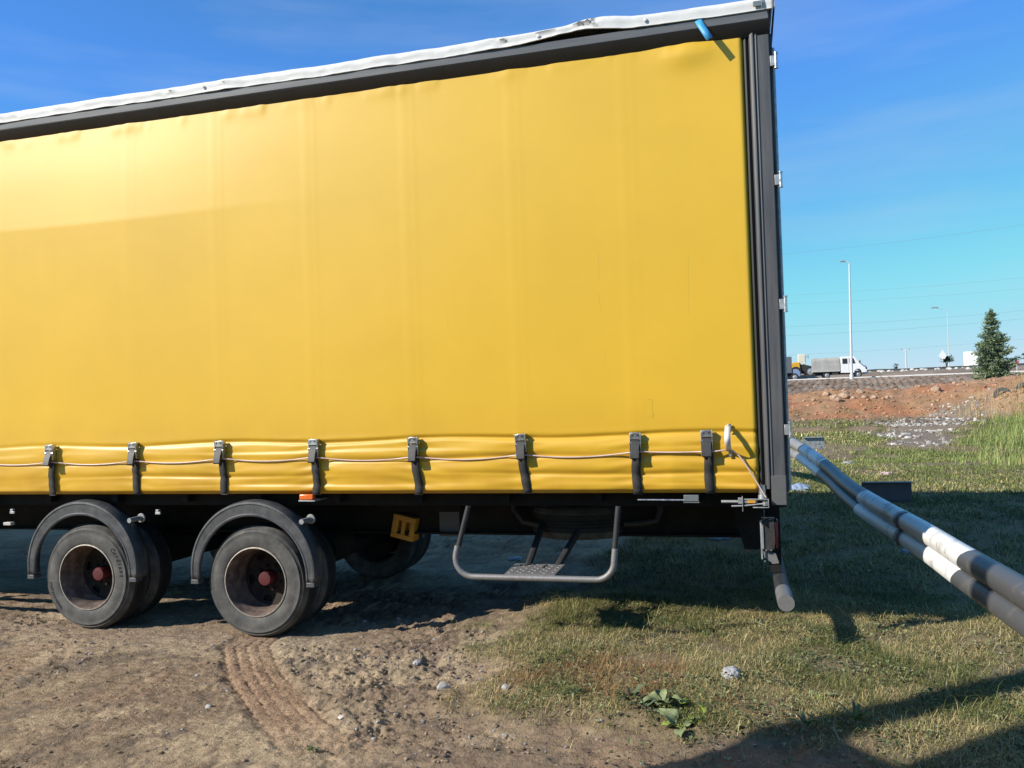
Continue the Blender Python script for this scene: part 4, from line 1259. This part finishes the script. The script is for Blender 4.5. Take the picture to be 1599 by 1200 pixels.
# rocks that can be picked out on the heap, single stones in the yard
def one_rock(name, x, y, r, seed, material, label, cat, group=None, squash=.75, z=None):
    v, f = rock_template(seed, 2, squash, .16)
    mb = MB(); mb.add([tuple(p*r) for p in v], [tuple(int(i) for i in q) for q in f])
    o = mb.build(name, material, None, smooth=28, loc=(x, y, (hgt(x, y) if z is None else z)+r*squash*.35))
    o.rotation_euler = (0, 0, seed*1.3)
    return tag(o, label, cat, group)
for i, (x, y, r) in enumerate([(3.56, 44.6, .17), (4.72, 45.3, .30), (5.2, 45.0, .36), (5.62, 44.8, .18), (6.2, 46.3, .30), (6.25, 44.9, .24), (6.7, 44.8, .26), (7.35, 44.6, .16), (4.8, 44.2, .26), (5.4, 46.2, .24), (4.4, 46.4, .28), (9.9, 45.4, .34), (7.7, 45.6, .17), (3.1, 45.5, .16)]):
    one_rock('rock', x, y, r*.8, 40+i, M_ROCK, 'lone big rock on the heap slope below the conifer' if i == 11 else 'biggest pale rock in the cluster on the red earth heap' if i == 2 else 'pale rock lying on the heap of red earth', 'rock', 'rocks on the red earth heap')
one_rock('stone', -1.71, -.772, .036, 61, M_STONE, 'rounded pale grey stone lying where the bare dirt meets the turf', 'stone')
one_rock('stone', -1.36, -.74, .026, 62, M_STONE, 'small dark grey stone at the edge of the rusty turf', 'stone')
one_rock('stone', -2.86, -1.23, .018, 63, M_STONE, 'small grey stone just left of the tyre print', 'stone')
one_rock('stone', -2.07, -1.26, .022, 64, mat('pale_chip', (.62, .58, .52), .9, var=.15), 'flat white stone chip lying in the tyre print', 'stone', squash=.4)

# ------------------------------------------------------------------ litter
def crumple(name, x, y, r, seed, material, label, cat, sx=1.0, sz_=.7, z=None):
    r_ = random.Random(seed)
    bm = bmesh.new(); bmesh.ops.create_icosphere(bm, subdivisions=3, radius=1.0)
    ax_ = [(Vector((r_.uniform(-1, 1), r_.uniform(-1, 1), r_.uniform(-1, 1))).normalized(), r_.uniform(2, 6), r_.uniform(0, 6)) for _ in range(9)]
    for v in bm.verts:
        d = v.co.normalized(); s = 1.0
        for a, f, p in ax_: s += .10*abs(math.sin(f*d.dot(a)*2+p))-.05
        s += r_.uniform(-.07, .07)
        v.co = d*s
        v.co.x *= sx; v.co.z *= sz_
        if v.co.z < -.3*sz_: v.co.z = -.3*sz_
    me = bpy.data.meshes.new(name); 
    for v in bm.verts: v.co *= r
    bm.to_mesh(me); bm.free()
    me.materials.append(material)
    o = bpy.data.objects.new(name, me); COL.objects.link(o)
    o.location = (x, y, (hgt(x, y) if z is None else z)+.3*r*sz_)
    o.rotation_euler = (0, 0, r_.uniform(0, 6))
    return tag(o, label, cat)
crumple('crumpled_bag', -.188, -.50, .044, 1, M_PAPER, 'crumpled white plastic bag lying on the sunlit turf', 'litter', 1.25, .85)
crumple('plastic_bag', .57, 6.47, .105, 2, M_BAGBLUE, 'blue-tinted plastic bag beside the foot of the corner post', 'litter', 1.5, .6)
crumple('plastic_bag', -.50, 4.86, .07, 3, M_BAGBLUE, 'pale blue bag under the tail below the document box', 'litter', 1.1, .8)
crumple('plastic_bag', -.335, 3.42, .065, 4, M_BAGBLUE, 'flattened bluish bag in the shade below the tail plate', 'litter', 1.7, .45)
crumple('paper_scrap', -2.33, 2.98, .045, 5, M_BAGBLUE, 'pale scrap on the ground behind the step plate', 'litter', 1.4, .5)
crumple('paper_scrap', -2.10, 4.32, .035, 6, M_BAGBLUE, 'small scrap beyond the step struts under the trailer', 'litter', 1.5, .4)
crumple('paper_scrap', 1.25, 3.0, .045, 7, M_BAGBLUE, 'bluish scrap in the shade beneath the guardrail', 'litter', 1.4, .5)
crumple('paper_scrap', 1.94, 8.8, .07, 8, mat('pinkish_paper', (.62, .46, .42), .7), 'pinkish scrap above the dark rail bracket', 'litter', 1.4, .5)
crumple('paper_scrap', -2.03, -.35, .022, 9, M_PAPER, 'tiny white paper scrap on the dirt edge', 'litter', 1.3, .7)
crumple('paper_scrap', -2.16, -.10, .012, 10, M_PAPER, 'tiny white fleck of paper near the lorry shade', 'litter', 1.6, .5)
crumple('paper_scrap', 1.9, 13.3, .09, 11, M_PAPER, 'white scrap in the grass beyond the galvanised rail bracket', 'litter', 1.5, .5)

# ------------------------------------------------------------------ broad-leaved weeds
m_leaf = mat('burdock_leaf', (.17, .215, .10), .55, var=.25, vscale=18, col2=(.23, .27, .13), bump=.3, bscale=30)
m_leafy = mat('young_leaf', (.26, .34, .07), .5, var=.15, vscale=18)
m_leafd = mat('dark_weed_leaf', (.075, .105, .05), .6, var=.25, vscale=18)
def leaf_obj(L, W, curl, material, parent, loc, rot, seed):
    r_ = random.Random(seed)
    nu, nv = 9, 5
    vs_, fs_ = [], []
    for i in range(nu):
        u = i/(nu-1)
        w_ = W*(math.sin(PI*min(1, u**.75*.97+.03))**.75)
        for j in range(nv):
            t = (j/(nv-1)-.5)*2
            wob = .08*W*math.sin(9*u+3*t+seed)
            vs_.append((u*L, t*w_*.5, curl*L*(u*(1-u))*1.6-.22*curl*L*u*u+abs(t)*w_*.14+wob*abs(t)))
    fs_ = [(i*nv+j, (i+1)*nv+j, (i+1)*nv+j+1, i*nv+j+1) for i in range(nu-1) for j in range(nv-1)]
    mb = MB(); mb.v, mb.f = vs_, fs_
    o = mb.build('leaf', material, parent, smooth=70)
    o.location = loc; o.rotation_euler = rot
    return o
def weed(x, y, n, L, W, label, mats, seed, stem=True, tilt=(10, 60)):
    r_ = random.Random(seed)
    t = thing('broadleaf_weed', label, 'weed', (x, y, hgt(x, y)))
    for i in range(n):
        az = 2*PI*i/n+r_.uniform(-.5, .5)
        el = rad(r_.uniform(*tilt))
        k_ = r_.uniform(.55, 1.15)
        sl_ = r_.uniform(.3, .8)*L*.5
        d = Vector((math.cos(az)*math.cos(el), math.sin(az)*math.cos(el), math.sin(el)))
        p = d*sl_
        if stem: MB().tube([(0, 0, 0), tuple(p*.5+Vector((0, 0, .006))), tuple(p)], .0022, 5).build('stalk', mats[-1], t)
        leaf_obj(L*k_, W*k_, r_.uniform(.1, .45), mats[i % len(mats)], t, tuple(p), (r_.uniform(-.4, .4), -el*.6+r_.uniform(-.2, .3), az), seed*31+i)
    return t
weed(-.50, -1.00, 13, .095, .062, 'large grey-green burdock rosette at the front edge of the turf', [m_leaf, m_leaf, m_leafd], 1)
weed(-.40, -1.20, 5, .095, .075, 'burdock seedling with pale broad leaves on the bare soil', [m_leaf, m_leafy], 2, tilt=(5, 35))
weed(-.385, -1.02, 3, .06, .045, 'upright bright green shoot beside the large burdock', [m_leafy], 3, tilt=(60, 85))
weed(-.30, -1.10, 3, .065, .04, 'two pale upright leaves right of the burdock', [m_leafy], 4, tilt=(65, 85))
weed(-.66, -.96, 12, .085, .022, 'dark spiky weed left of the burdock', [m_leafd], 5, stem=False, tilt=(10, 70))
weed(-.58, -1.07, 10, .075, .020, 'dark narrow-leaved weed in front of the burdock', [m_leafd], 6, stem=False, tilt=(10, 70))
weed(.25, -.70, 4, .07, .055, 'small plantain with round leaves in the turf before the shade', [m_leaf, m_leafy], 7, tilt=(5, 25))
weed(.12, -.62, 8, .06, .022, 'small dark weed next to the round-leaved plantain', [m_leafd], 8, stem=False)
weed(.14, -1.12, 14, .10, .016, 'fresh green tuft at the edge of the foreground shade', [mat('fresh_tuft', (.10, .17, .035), .6, var=.2), m_leafd], 9, stem=False, tilt=(30, 80))
weed(.36, -1.02, 14, .10, .014, 'bushy green tuft between the two foreground shadows', [MATS['fresh_tuft'], m_leafd], 10, stem=False, tilt=(30, 80))
weed(-2.02, -1.66, 6, .04, .022, 'lone small weed on the bare dirt past the tyre print', [m_leafd, m_leaf], 11, stem=False)
weed(-.95, -.88, 12, .065, .012, 'low dark weed among the dry turf', [m_leafd], 12, stem=False)

# ------------------------------------------------------------------ vehicles up on the road
def far_wheel(parent, x, y, z, r, w_, flip=1):
    wt_ = MB().lathe([(r*.62, 0), (r*.95, .0), (r, .04), (r, w_-.04), (r*.95, w_), (r*.62, w_)], 'y', 28, close=True).build('wheel', M_TREAD, parent, loc=(x, y, z))
    MB().lathe([(r*.61, .03), (r*.5, .05), (r*.3, .02), (r*.12, -.01), (0, -.01)], 'y', 20).build('rim', M_GALV, wt_)
    return wt_
PT = thing('pickup_truck', 'white double-cab light truck with grey canvas cover on the road', 'truck', (6.85, 89.6, 3.08))
cb = MB(); cb.prism([(2.78, .55), (2.78, 2.20), (2.86, 2.26), (4.05, 2.26), (4.18, 2.22), (4.72, 1.52), (5.22, 1.30), (5.34, 1.12), (5.36, .55), (4.86, .50), (4.80, .76), (4.62, .90), (4.38, .90), (4.18, .76), (4.12, .50)], 'y', 0, 1.95)
cab = cb.build('cab', M_TRUCKWHITE, PT, bevel=.05, seg=3)
for x0, x1 in ((2.98, 3.48), (3.68, 4.10)):
    MB().prism([(x0, 1.50), (x1+(.16 if x1 > 4 else 0), 1.50), (x1-.02, 2.05), (x0, 2.05)], 'y', -.015, .03).build('side_window', M_GLASS, PT)
MB().box(3.575, 3.590, -.004, .02, .62, 2.15).build('door_seam', M_BLACKPL, PT)
MB().add([(4.22, .12, 2.14), (4.22, 1.83, 2.14), (4.72, 1.83, 1.545), (4.72, .12, 1.545)], [(0, 1, 2, 3)]).build('windscreen', M_GLASS, PT, smooth=0, solid=.03)
MB().box(5.10, 5.42, .03, 1.92, .42, .72).build('bumper', M_BLUEPAINT, PT, bevel=.04)
MB().box(5.20, 5.37, .0-.01, .35, .86, 1.10).build('headlight', M_GLASS, PT, bevel=.03)
MB().box(4.62, 4.74, -.18, -.02, 1.52, 1.80).build('wing_mirror', M_BLACKPL, PT, bevel=.02)
MB().add([(4.75, -.004, 1.44), (5.24, -.004, 1.22), (5.24, -.004, 1.04), (5.02, -.004, 1.16)], [(0, 1, 2, 3)]).build('bonnet_stripe', M_BLUEPAINT, PT, smooth=0, solid=.012)
cv = MB()
nxx, nzz = 26, 9
for i in range(nxx):
    for j in range(nzz):
        x = .02+2.70*i/(nxx-1); t = j/(nzz-1)
        z = .86+1.36*t+(-.05*(1-i/(nxx-1))*t)
        cv.v.append((x+.10*(1-t)*0-.10*(t*(i == 0)), -.03+.05*math.sin(x*5+z*3)*.5*(1-abs(2*t-1))+.13*max(0, t-.85)/.15, z+.02*math.sin(x*7)*t))
cv.f = [(i*nzz+j, (i+1)*nzz+j, (i+1)*nzz+j+1, i*nzz+j+1) for i in range(nxx-1) for j in range(nzz-1)]
cv.box(.03, 2.70, .06, 1.92, .88, 2.16)
cv.build('canvas_cover', M_CANVAS, PT, smooth=60)
MB().box(.0, 2.74, -.05, 2.02, .72, .88).build('cargo_bed', mat('bed_boards', (.42, .41, .37), .7, var=.15), PT, bevel=.01)
MB().box(.1, 4.9, .45, 1.5, .42, .70).build('chassis', M_BLACKPL, PT)
MB().box(1.95, 2.55, .05, .45, .40, .68).build('fuel_tank', M_BLACKPL, PT, bevel=.03)
for xx in (1.38, 4.50):
    far_wheel(PT, xx, .04, .36, .36, .22); far_wheel(PT, xx, 1.70, .36, .36, .22)
MB().box(1.02, 1.08, .02, .30, .22, .72).build('mudflap', M_BLACKPL, PT)

LD = thing('wheel_loader', 'yellow wheel loader with cream cab behind the canvas truck', 'loader', (5.25, 99.5, 3.55))
MB().prism([(.0, .75), (.0, 1.65), (.25, 1.75), (.9, 1.75), (1.0, .75)], 'y', .2, 1.9).build('engine_cover', M_YELLOWPAINT, LD, bevel=.05)
MB().box(.78, 1.62, .35, 1.7, 1.45, 2.70).build('cab', M_CREAM, LD, bevel=.05)
MB().box(.92, 1.50, .335, .36, 1.85, 2.52).build('cab_window', M_CREAM, LD)
MB().box(1.50, 1.64, .45, 1.6, 1.75, 2.55).build('cab_windscreen', M_GLASS, LD)
MB().box(1.88, 1.93, .30, .36, 2.15, 2.55).build('wing_mirror', M_BLACKPL, LD)
MB().tube([(1.62, .4, 2.3), (1.9, .33, 2.4)], .02, 6).build('mirror_arm', M_BLACKPL, LD)
MB().prism([(.9, .5), (.9, 1.45), (1.7, 1.4), (2.6, 1.15), (2.9, .35), (2.3, .2)], 'y', .4, 1.7).build('loading_arm', M_BLACKPL, LD, bevel=.04)
far_wheel(LD, .45, .0, .62, .62, .5); far_wheel(LD, 2.05, .0, .62, .62, .5); far_wheel(LD, .45, 1.6, .62, .62, .5); far_wheel(LD, 2.05, 1.6, .62, .62, .5)

DT = thing('box_truck', 'dark grey box truck with blue nose half hidden by the corner post', 'truck', (.2, 95.0, 3.08))
MB().box(0, 4.85, 0, 2.2, .85, 2.72).build('cargo_box', M_DARKBOX, DT, bevel=.03)
MB().prism([(4.90, .45), (4.90, 1.30), (5.35, 1.22), (5.72, 1.0), (5.75, .45)], 'y', .1, 2.1).build('bonnet', mat('pale_blue_paint', (.20, .28, .45), .4, var=.1), DT, bevel=.04)
MB().box(.1, 5.5, .4, 1.8, .35, .84).build('chassis', M_BLACKPL, DT)
for xx in (1.0, 5.1):
    far_wheel(DT, xx, .05, .42, .42, .26); far_wheel(DT, xx, 1.9, .42, .42, .26)

WB = thing('box_van', 'white box body truck seen past the conifer', 'truck', (29.7, 119.0, 3.95), rad(-40))
MB().box(-1.9, 0, 0, 3.6, .35, 2.55).build('cargo_box', M_TRUCKWHITE, WB, bevel=.03)
MB().box(-1.7, -.1, 3.65, 4.8, .4, 1.9).build('cab', M_TRUCKWHITE, WB, bevel=.06)
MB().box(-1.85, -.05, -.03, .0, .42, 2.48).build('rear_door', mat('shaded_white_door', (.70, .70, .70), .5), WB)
MB().box(-1.7, -.2, .2, 4.5, .1, .34).build('chassis', M_CONCRETE, WB)
for yy in (.7, 4.0):
    far_wheel(WB, -.9, yy-.2, .3, .3, .22)

# ------------------------------------------------------------------ lamps, poles, wires, signs
def lamp_post(base, top, head, r0, label):
    t = thing('street_lamp', label, 'lamp post', base)
    b_, t_, h_ = Vector(base), Vector(top), Vector(head)
    MB().tube([(0, 0, -.3), tuple((t_-b_)*.5), tuple(t_-b_)], r0, 12, radii=[r0, r0*.8, r0*.55]).build('pole', M_POLE, t)
    MB().tube([(0, 0, -.3), (0, 0, .5)], r0*1.5, 12).build('pole_base', M_POLE, t)
    q = t_-b_; e = h_-b_
    MB().tube([tuple(q), tuple(q+(e-q)*.25+Vector((0, 0, .22*abs(e.x-q.x)*.6))), tuple(q+(e-q)*.8+Vector((0, 0, .05)))], r0*.4, 8).build('arm', M_POLE, t)
    hd = MB(); s = abs(e.x-q.x)*.5
    hd.prism([(-s*.7, 0), (-s*.5, .10*s+.06), (s*.3, .12*s+.05), (s*.6, .03), (s*.5, -.06), (-s*.5, -.06)], 'y', -.16, .16)
    hd.build('lamp_head', M_GALV, t, bevel=.02, loc=tuple(e))
    return t
lamp_post((10.04, 84.0, hgt(10.04, 84)-.05), (10.25, 84.0, 14.25), (9.62, 84.0, 14.56), .13, 'tall pale street lamp standing in front of the canvas truck')
lamp_post((36.56, 168.0, 5.4), (36.65, 168.0, 15.95), (34.6, 168.0, 16.85), .085, 'distant street lamp rising behind the far bank')
def utility_pole(x, y, z0, z1, label, bar=1.6):
    t = thing('utility_pole', label, 'pole', (x, y, z0))
    MB().tube([(0, 0, -.5), (0, 0, z1-z0)], .13, 10, radii=[.15, .10]).build('pole', M_POLE, t)
    MB().box(-bar*.5, bar*.5, -.05, .05, z1-z0-.35, z1-z0-.22).build('crossarm', M_POLE, t)
    for xx in (-bar*.42, 0, bar*.42):
        MB().lathe([(.05, 0), (.06, .08), (.03, .2), (0, .2)], 'z', 8).build('insulator', M_GLASS, t, loc=(xx, 0, z1-z0-.22))
utility_pole(27.9, 160, 5.3, 9.1, 'short utility pole with crossarm far behind the bank')
utility_pole(18.2, 230, 6.9, 10.0, 'tiny far utility pole left of the crossarm pole', 1.2)
utility_pole(-34, 130, 4.6, 25.5, 'tall line pole hidden beyond the trailer', 5)
utility_pole(86, 130, 4.6, 27.5, 'tall line pole well beyond the conifer', 5)
WZ = [(23.0, 24.6, 'topmost thin power line across the sky'), (16.65, 17.1, 'power line of the middle pair, upper cable'), (15.4, 15.5, 'power line of the middle pair, lower cable'),
      (11.85, 12.4, 'power line of the lower pair, upper cable'), (10.5, 11.25, 'power line of the lower pair, lower cable'), (7.55, 8.35, 'lowest faint power line just above the road')]
for i, (za, zb, lab) in enumerate(WZ):
    pts = []
    sl_ = (zb-za)/32.6
    for j in range(41):
        x = -34+120*j/40
        base = za+sl_*(x-6)
        sag = .0009*((x-22)**2-250)
        pts.append((x, 130+.12*(x-22)*0, base+sag))
    o = MB().tube(pts, .012 if i in (0, 3, 4) else .009, 5, cap=False).build('power_line', M_WIRE, None, smooth=80)
    tag(o, lab, 'cable', 'overhead lines behind the road')
SG = thing('road_sign', 'small white diamond sign on a post on the far bank', 'sign', (31.85, 150, 5.2))
MB().tube([(0, 0, -.3), (0, 0, 1.6)], .05, 8).build('post', M_POLE, SG)
MB().prism([(-.62, 2.0), (0, 3.0), (.62, 2.0), (.30, 1.45), (-.30, 1.45)], 'y', -.04, -.01).build('panel', M_TRUCKWHITE, SG)
RSG = thing('round_sign', 'round red sign beside the conifer', 'sign', (19.6, 66.0, hgt(19.6, 66)))
MB().tube([(0, 0, -.3), (0, 0, 2.0)], .03, 8).build('post', M_POLE, RSG)
MB().lathe([(.0, -.02), (.13, -.02), (.13, .0), (.0, .0)], 'y', 24, c=(0, -.04, 1.7)).build('disc', M_RED, RSG)
FR = thing('far_guardrail', 'dark guardrail along the far edge of the road', 'guardrail', (0, 112, 3.95))
for i in range(18):
    x0 = -6+i*3
    zf = .0078*(x0-15)
    MB().prism([(-.02, .24), (-.07, .28), (-.02, .33), (-.07, .38), (-.02, .42), (.02, .42), (.02, .24)], 'x', x0+.01, x0+2.99).build('rail_beam', mat('weathered_rail', (.10, .098, .095), .6, var=.3, vscale=.8), FR, loc=(0, 0, zf))
    MB().box(x0-.05, x0+.05, .03, .12, -.6, .38).build('rail_post', M_GALV, FR, loc=(0, 0, zf))
# white boulders dumped between road and far rail
for i in range(26):
    x = 12.5+i*.62+rnd.uniform(-.2, .2); y = rnd.uniform(103, 110)
    one_rock('rock', x, y, rnd.uniform(.14, .34), 200+i, mat('white_boulder', (.55, .52, .47), .9, var=.2, vscale=2), 'pale boulder dumped between the road and the far guardrail', 'rock', 'boulders along the far rail', .7)

# ------------------------------------------------------------------ trees
def foliage_mesh(name, centres, dirs, n_per, spread, size, cols, material, parent, droop=.0):
    V, T, Cc = [], [], []
    N = len(centres)*n_per
    ci = np.repeat(np.arange(len(centres)), n_per)
    P = np.array(centres)[ci]+nrng.normal(0, 1, (N, 3))*np.array(spread)[ci][:, None]*np.array((1, 1, .55))
    a = nrng.normal(0, 1, (N, 3)); a[:, 2] *= .6; a = a+np.array(dirs)[ci]*1.2; a /= np.linalg.norm(a, axis=1)[:, None]
    b_ = nrng.normal(0, 1, (N, 3)); b_ -= a*(a*b_).sum(1)[:, None]; b_ /= np.linalg.norm(b_, axis=1)[:, None]
    s = size*nrng.uniform(.5, 1.4, N)[:, None]
    tri = np.stack([P-b_*s*.22, P+b_*s*.22, P+a*s], 1)
    cc = np.array(cols)[nrng.integers(0, len(cols), N)]*(.6+.8*nrng.random((N, 1)))
    o = np_mesh(name, tri.reshape(-1, 3), np.arange(N*3).reshape(-1, 3), material, False, np.repeat(cc, 3, 0))
    o.parent = parent
    return o
m_fol = mat('needle_foliage', (.06, .09, .04), .7, attr='Col', spec=.25)
def conifer(base, H, R, label, seed, lean=0.0):
    r_ = random.Random(seed)
    t = thing('conifer_tree', label, 'tree', base)
    MB().tube([(0, 0, -.3), (lean*.5, 0, H*.5), (lean, 0, H*.98)], .1, 8, radii=[.11, .06, .012]).build('trunk', M_TRUNK, t)
    cents, dirs, spr = [], [], []
    nl = 15
    for i in range(nl):
        f = i/(nl-1)
        z = H*(.06+.90*f)
        rr = R*(1.0-f)**.58*(.80 if f < .10 else 1.0)*(1.0 if f < .6 else .72)*(1+.22*math.sin(i*2.3))
        nb = 9 if f < .7 else 6
        for k_ in range(nb):
            az = 2*PI*k_/nb+i*1.1+r_.uniform(-.3, .3)
            L = rr*r_.uniform(.60, 1.12)
            if r_.random() < .10: continue
            d = Vector((math.cos(az), math.sin(az), r_.uniform(.05, .35)+.3*f))
            p0 = Vector((lean*f, 0, z))
            p1 = p0+d*L
            MB().tube([tuple(p0), tuple(p0+d*L*.5+Vector((0, 0, -.04*L))), tuple(p1)], .012, 4, radii=[.022*(1-f)+.006, .012, .004]).build('branch', M_TRUNK, t)
            ns = max(2, int(L/.14))
            for q in range(1, ns+1):
                u = q/ns
                if u < .22: continue
                cents.append(tuple(p0+d*L*u+Vector((0, 0, -.07*L*math.sin(PI*u))))); dirs.append(tuple(d)); spr.append(.075+.085*(1-.5*u))
    for q in range(5): cents.append((lean, 0, H*(.93+.02*q))); dirs.append((0, 0, 1)); spr.append(.03)
    foliage_mesh('crown', cents, dirs, 30, spr, .17, [(.20, .26, .13), (.12, .175, .11), (.25, .31, .14), (.08, .125, .09)], m_fol, t)
    return t
tb_z = hgt(16.5, 60)
conifer((16.55, 60.0, tb_z), 6.85-tb_z, 1.42, 'bushy young conifer standing behind the red earth heap', 4, -.05)
def shrub(base, r, h, label, seed, cols, name='shrub', trunk=.0):
    r_ = random.Random(seed)
    t = thing(name, label, 'shrub' if name == 'shrub' else 'tree', base)
    for k_ in range(5):
        a = 2*PI*k_/5
        MB().tube([(0, 0, -.2), (math.cos(a)*r*.3, math.sin(a)*r*.3, h*.5+trunk)], .03, 5, radii=[.04+.03*(trunk > 0), .012]).build('stem', M_TRUNK, t)
    cents = [(r_.gauss(0, r*.45), r_.gauss(0, r*.45), trunk+h*(.15+.75*r_.random())) for _ in range(46)]
    foliage_mesh('crown', cents, [(c_[0]*.5, c_[1]*.5, .5) for c_ in cents], 22, [r*.18]*46, r*.28, cols, m_fol, t)
    return t
shrub((15.2, 57.5, hgt(15.2, 57.5)), .55, .7, 'low green shrub at the left foot of the conifer', 1, [(.13, .17, .06), (.09, .13, .05)])
shrub((18.2, 59.0, hgt(18.2, 59)), .8, 1.2, 'dark shrub at the right foot of the conifer', 2, [(.07, .10, .045), (.10, .13, .05)])
shrub((32.6, 151, 5.3), .85, 1.1, 'small dark round tree behind the white diamond sign', 3, [(.05, .07, .04), (.06, .08, .045)], 'far_tree', .7)
shrub((24.6, 150, 5.15), .35, 1.1, 'scrawny dark shrub on the skyline left of the diamond sign', 4, [(.05, .06, .045)])
shrub((20.9, 64.5, hgt(20.9, 64.5)), .6, .8, 'green shrub under the round red sign', 6, [(.10, .13, .05), (.07, .10, .05)])
shrub((47.3, 160, 5.6), .8, 1.2, 'dark tree on the skyline right of the conifer', 7, [(.05, .07, .05)], 'far_tree', .6)
# distant wood: one unbroken mass on the skyline
fw_v, fw_f = [], []
N = 260
for i in range(N):
    x = -500+1300*i/(N-1)
    zz = 21.0+.0*x
    hh = 1.2+3.2*float(fbm(np.array([x*.03]), np.array([2.0]), 4, .6, 171)[0])*float(sstep(.35, .6, fbm(np.array([x*.006]), np.array([5.0]), 2, .5, 173))[0])
    for dy, hz in ((0, -3), (0, hh*.8), (25, hh), (50, -3)):
        fw_v.append((x, 905+dy, zz+hz))
for i in range(N-1):
    for j in range(3): fw_f.append((i*4+j, (i+1)*4+j, (i+1)*4+j+1, i*4+j+1))
dw = MB(); dw.v, dw.f = fw_v, fw_f
tag(dw.build('distant_wood', mat('distant_wood', (.045, .062, .06), .9, var=.3, vscale=.05), None, smooth=0), 'thin dark line of distant woodland on the skyline', 'woodland', kind='stuff')
# old tyres sunk in the rubble
for x, y, lab in ((12.05, 41.2, 'old tyre half sunk in the soil at the end of the rubble'), (12.95, 40.9, 'old tyre half sunk by the tall grass, nearer the conifer side')):
    mt = MB().lathe([(.22, 0), (.36, -.01), (.40, .04), (.40, .18), (.36, .23), (.22, .22)], 'y', 36, close=True)
    o = mt.build('old_tyre', M_RUBBER, None, loc=(x, y, hgt(x, y)-.06)); tag(o, lab, 'tyre')
    o.rotation_euler = (0, 0, rad(-20))

# ------------------------------------------------------------------ unseen lorry added behind the viewpoint to cast shade on the near turf
PK = thing('shadow_lorry', 'unseen tarpaulin lorry with boarded sides, added to shade the near turf', 'lorry', (-3.02, -3.54, 0), math.atan2(-.78, .625))
HB = 3.95
for y0, y1 in ((-.03, 0.0), (-2.43, -2.40)):
    for k_ in range(6):
        z0 = 1.02+k_*.26
        MB().box(0, 7.2, y0, y1, z0, z0+.252).build('side_board', mat('grey_boards', (.3, .29, .27), .7, var=.2), PK)
    MB().box(.03, .245, y0+.002, y1-.002, 2.585, HB).build('shadow_stake', M_GALV, PK)  # stake and the gap beside it are shaped for the shadow bands
    MB().box(.52, 7.2, y0+.002, y1-.002, 2.585, 3.30).build('shadow_tarpaulin', M_CANVAS, PK)
MB().box(.52, 7.2, -2.43, 0, 3.302, 3.33).build('tarpaulin_roof', M_CANVAS, PK)
MB().box(0, 7.2, -2.4, -.031, .85, 1.01).build('load_bed', M_CHASSIS, PK)
MB().box(7.35, 9.4, -2.35, -.05, .45, 2.9).build('cab', M_TRUCKWHITE, PK, bevel=.08)
for xx in (1.2, 2.5, 8.4):
    far_wheel(PK, xx, -.35, .48, .48, .28); far_wheel(PK, xx, -2.25, .48, .48, .28)
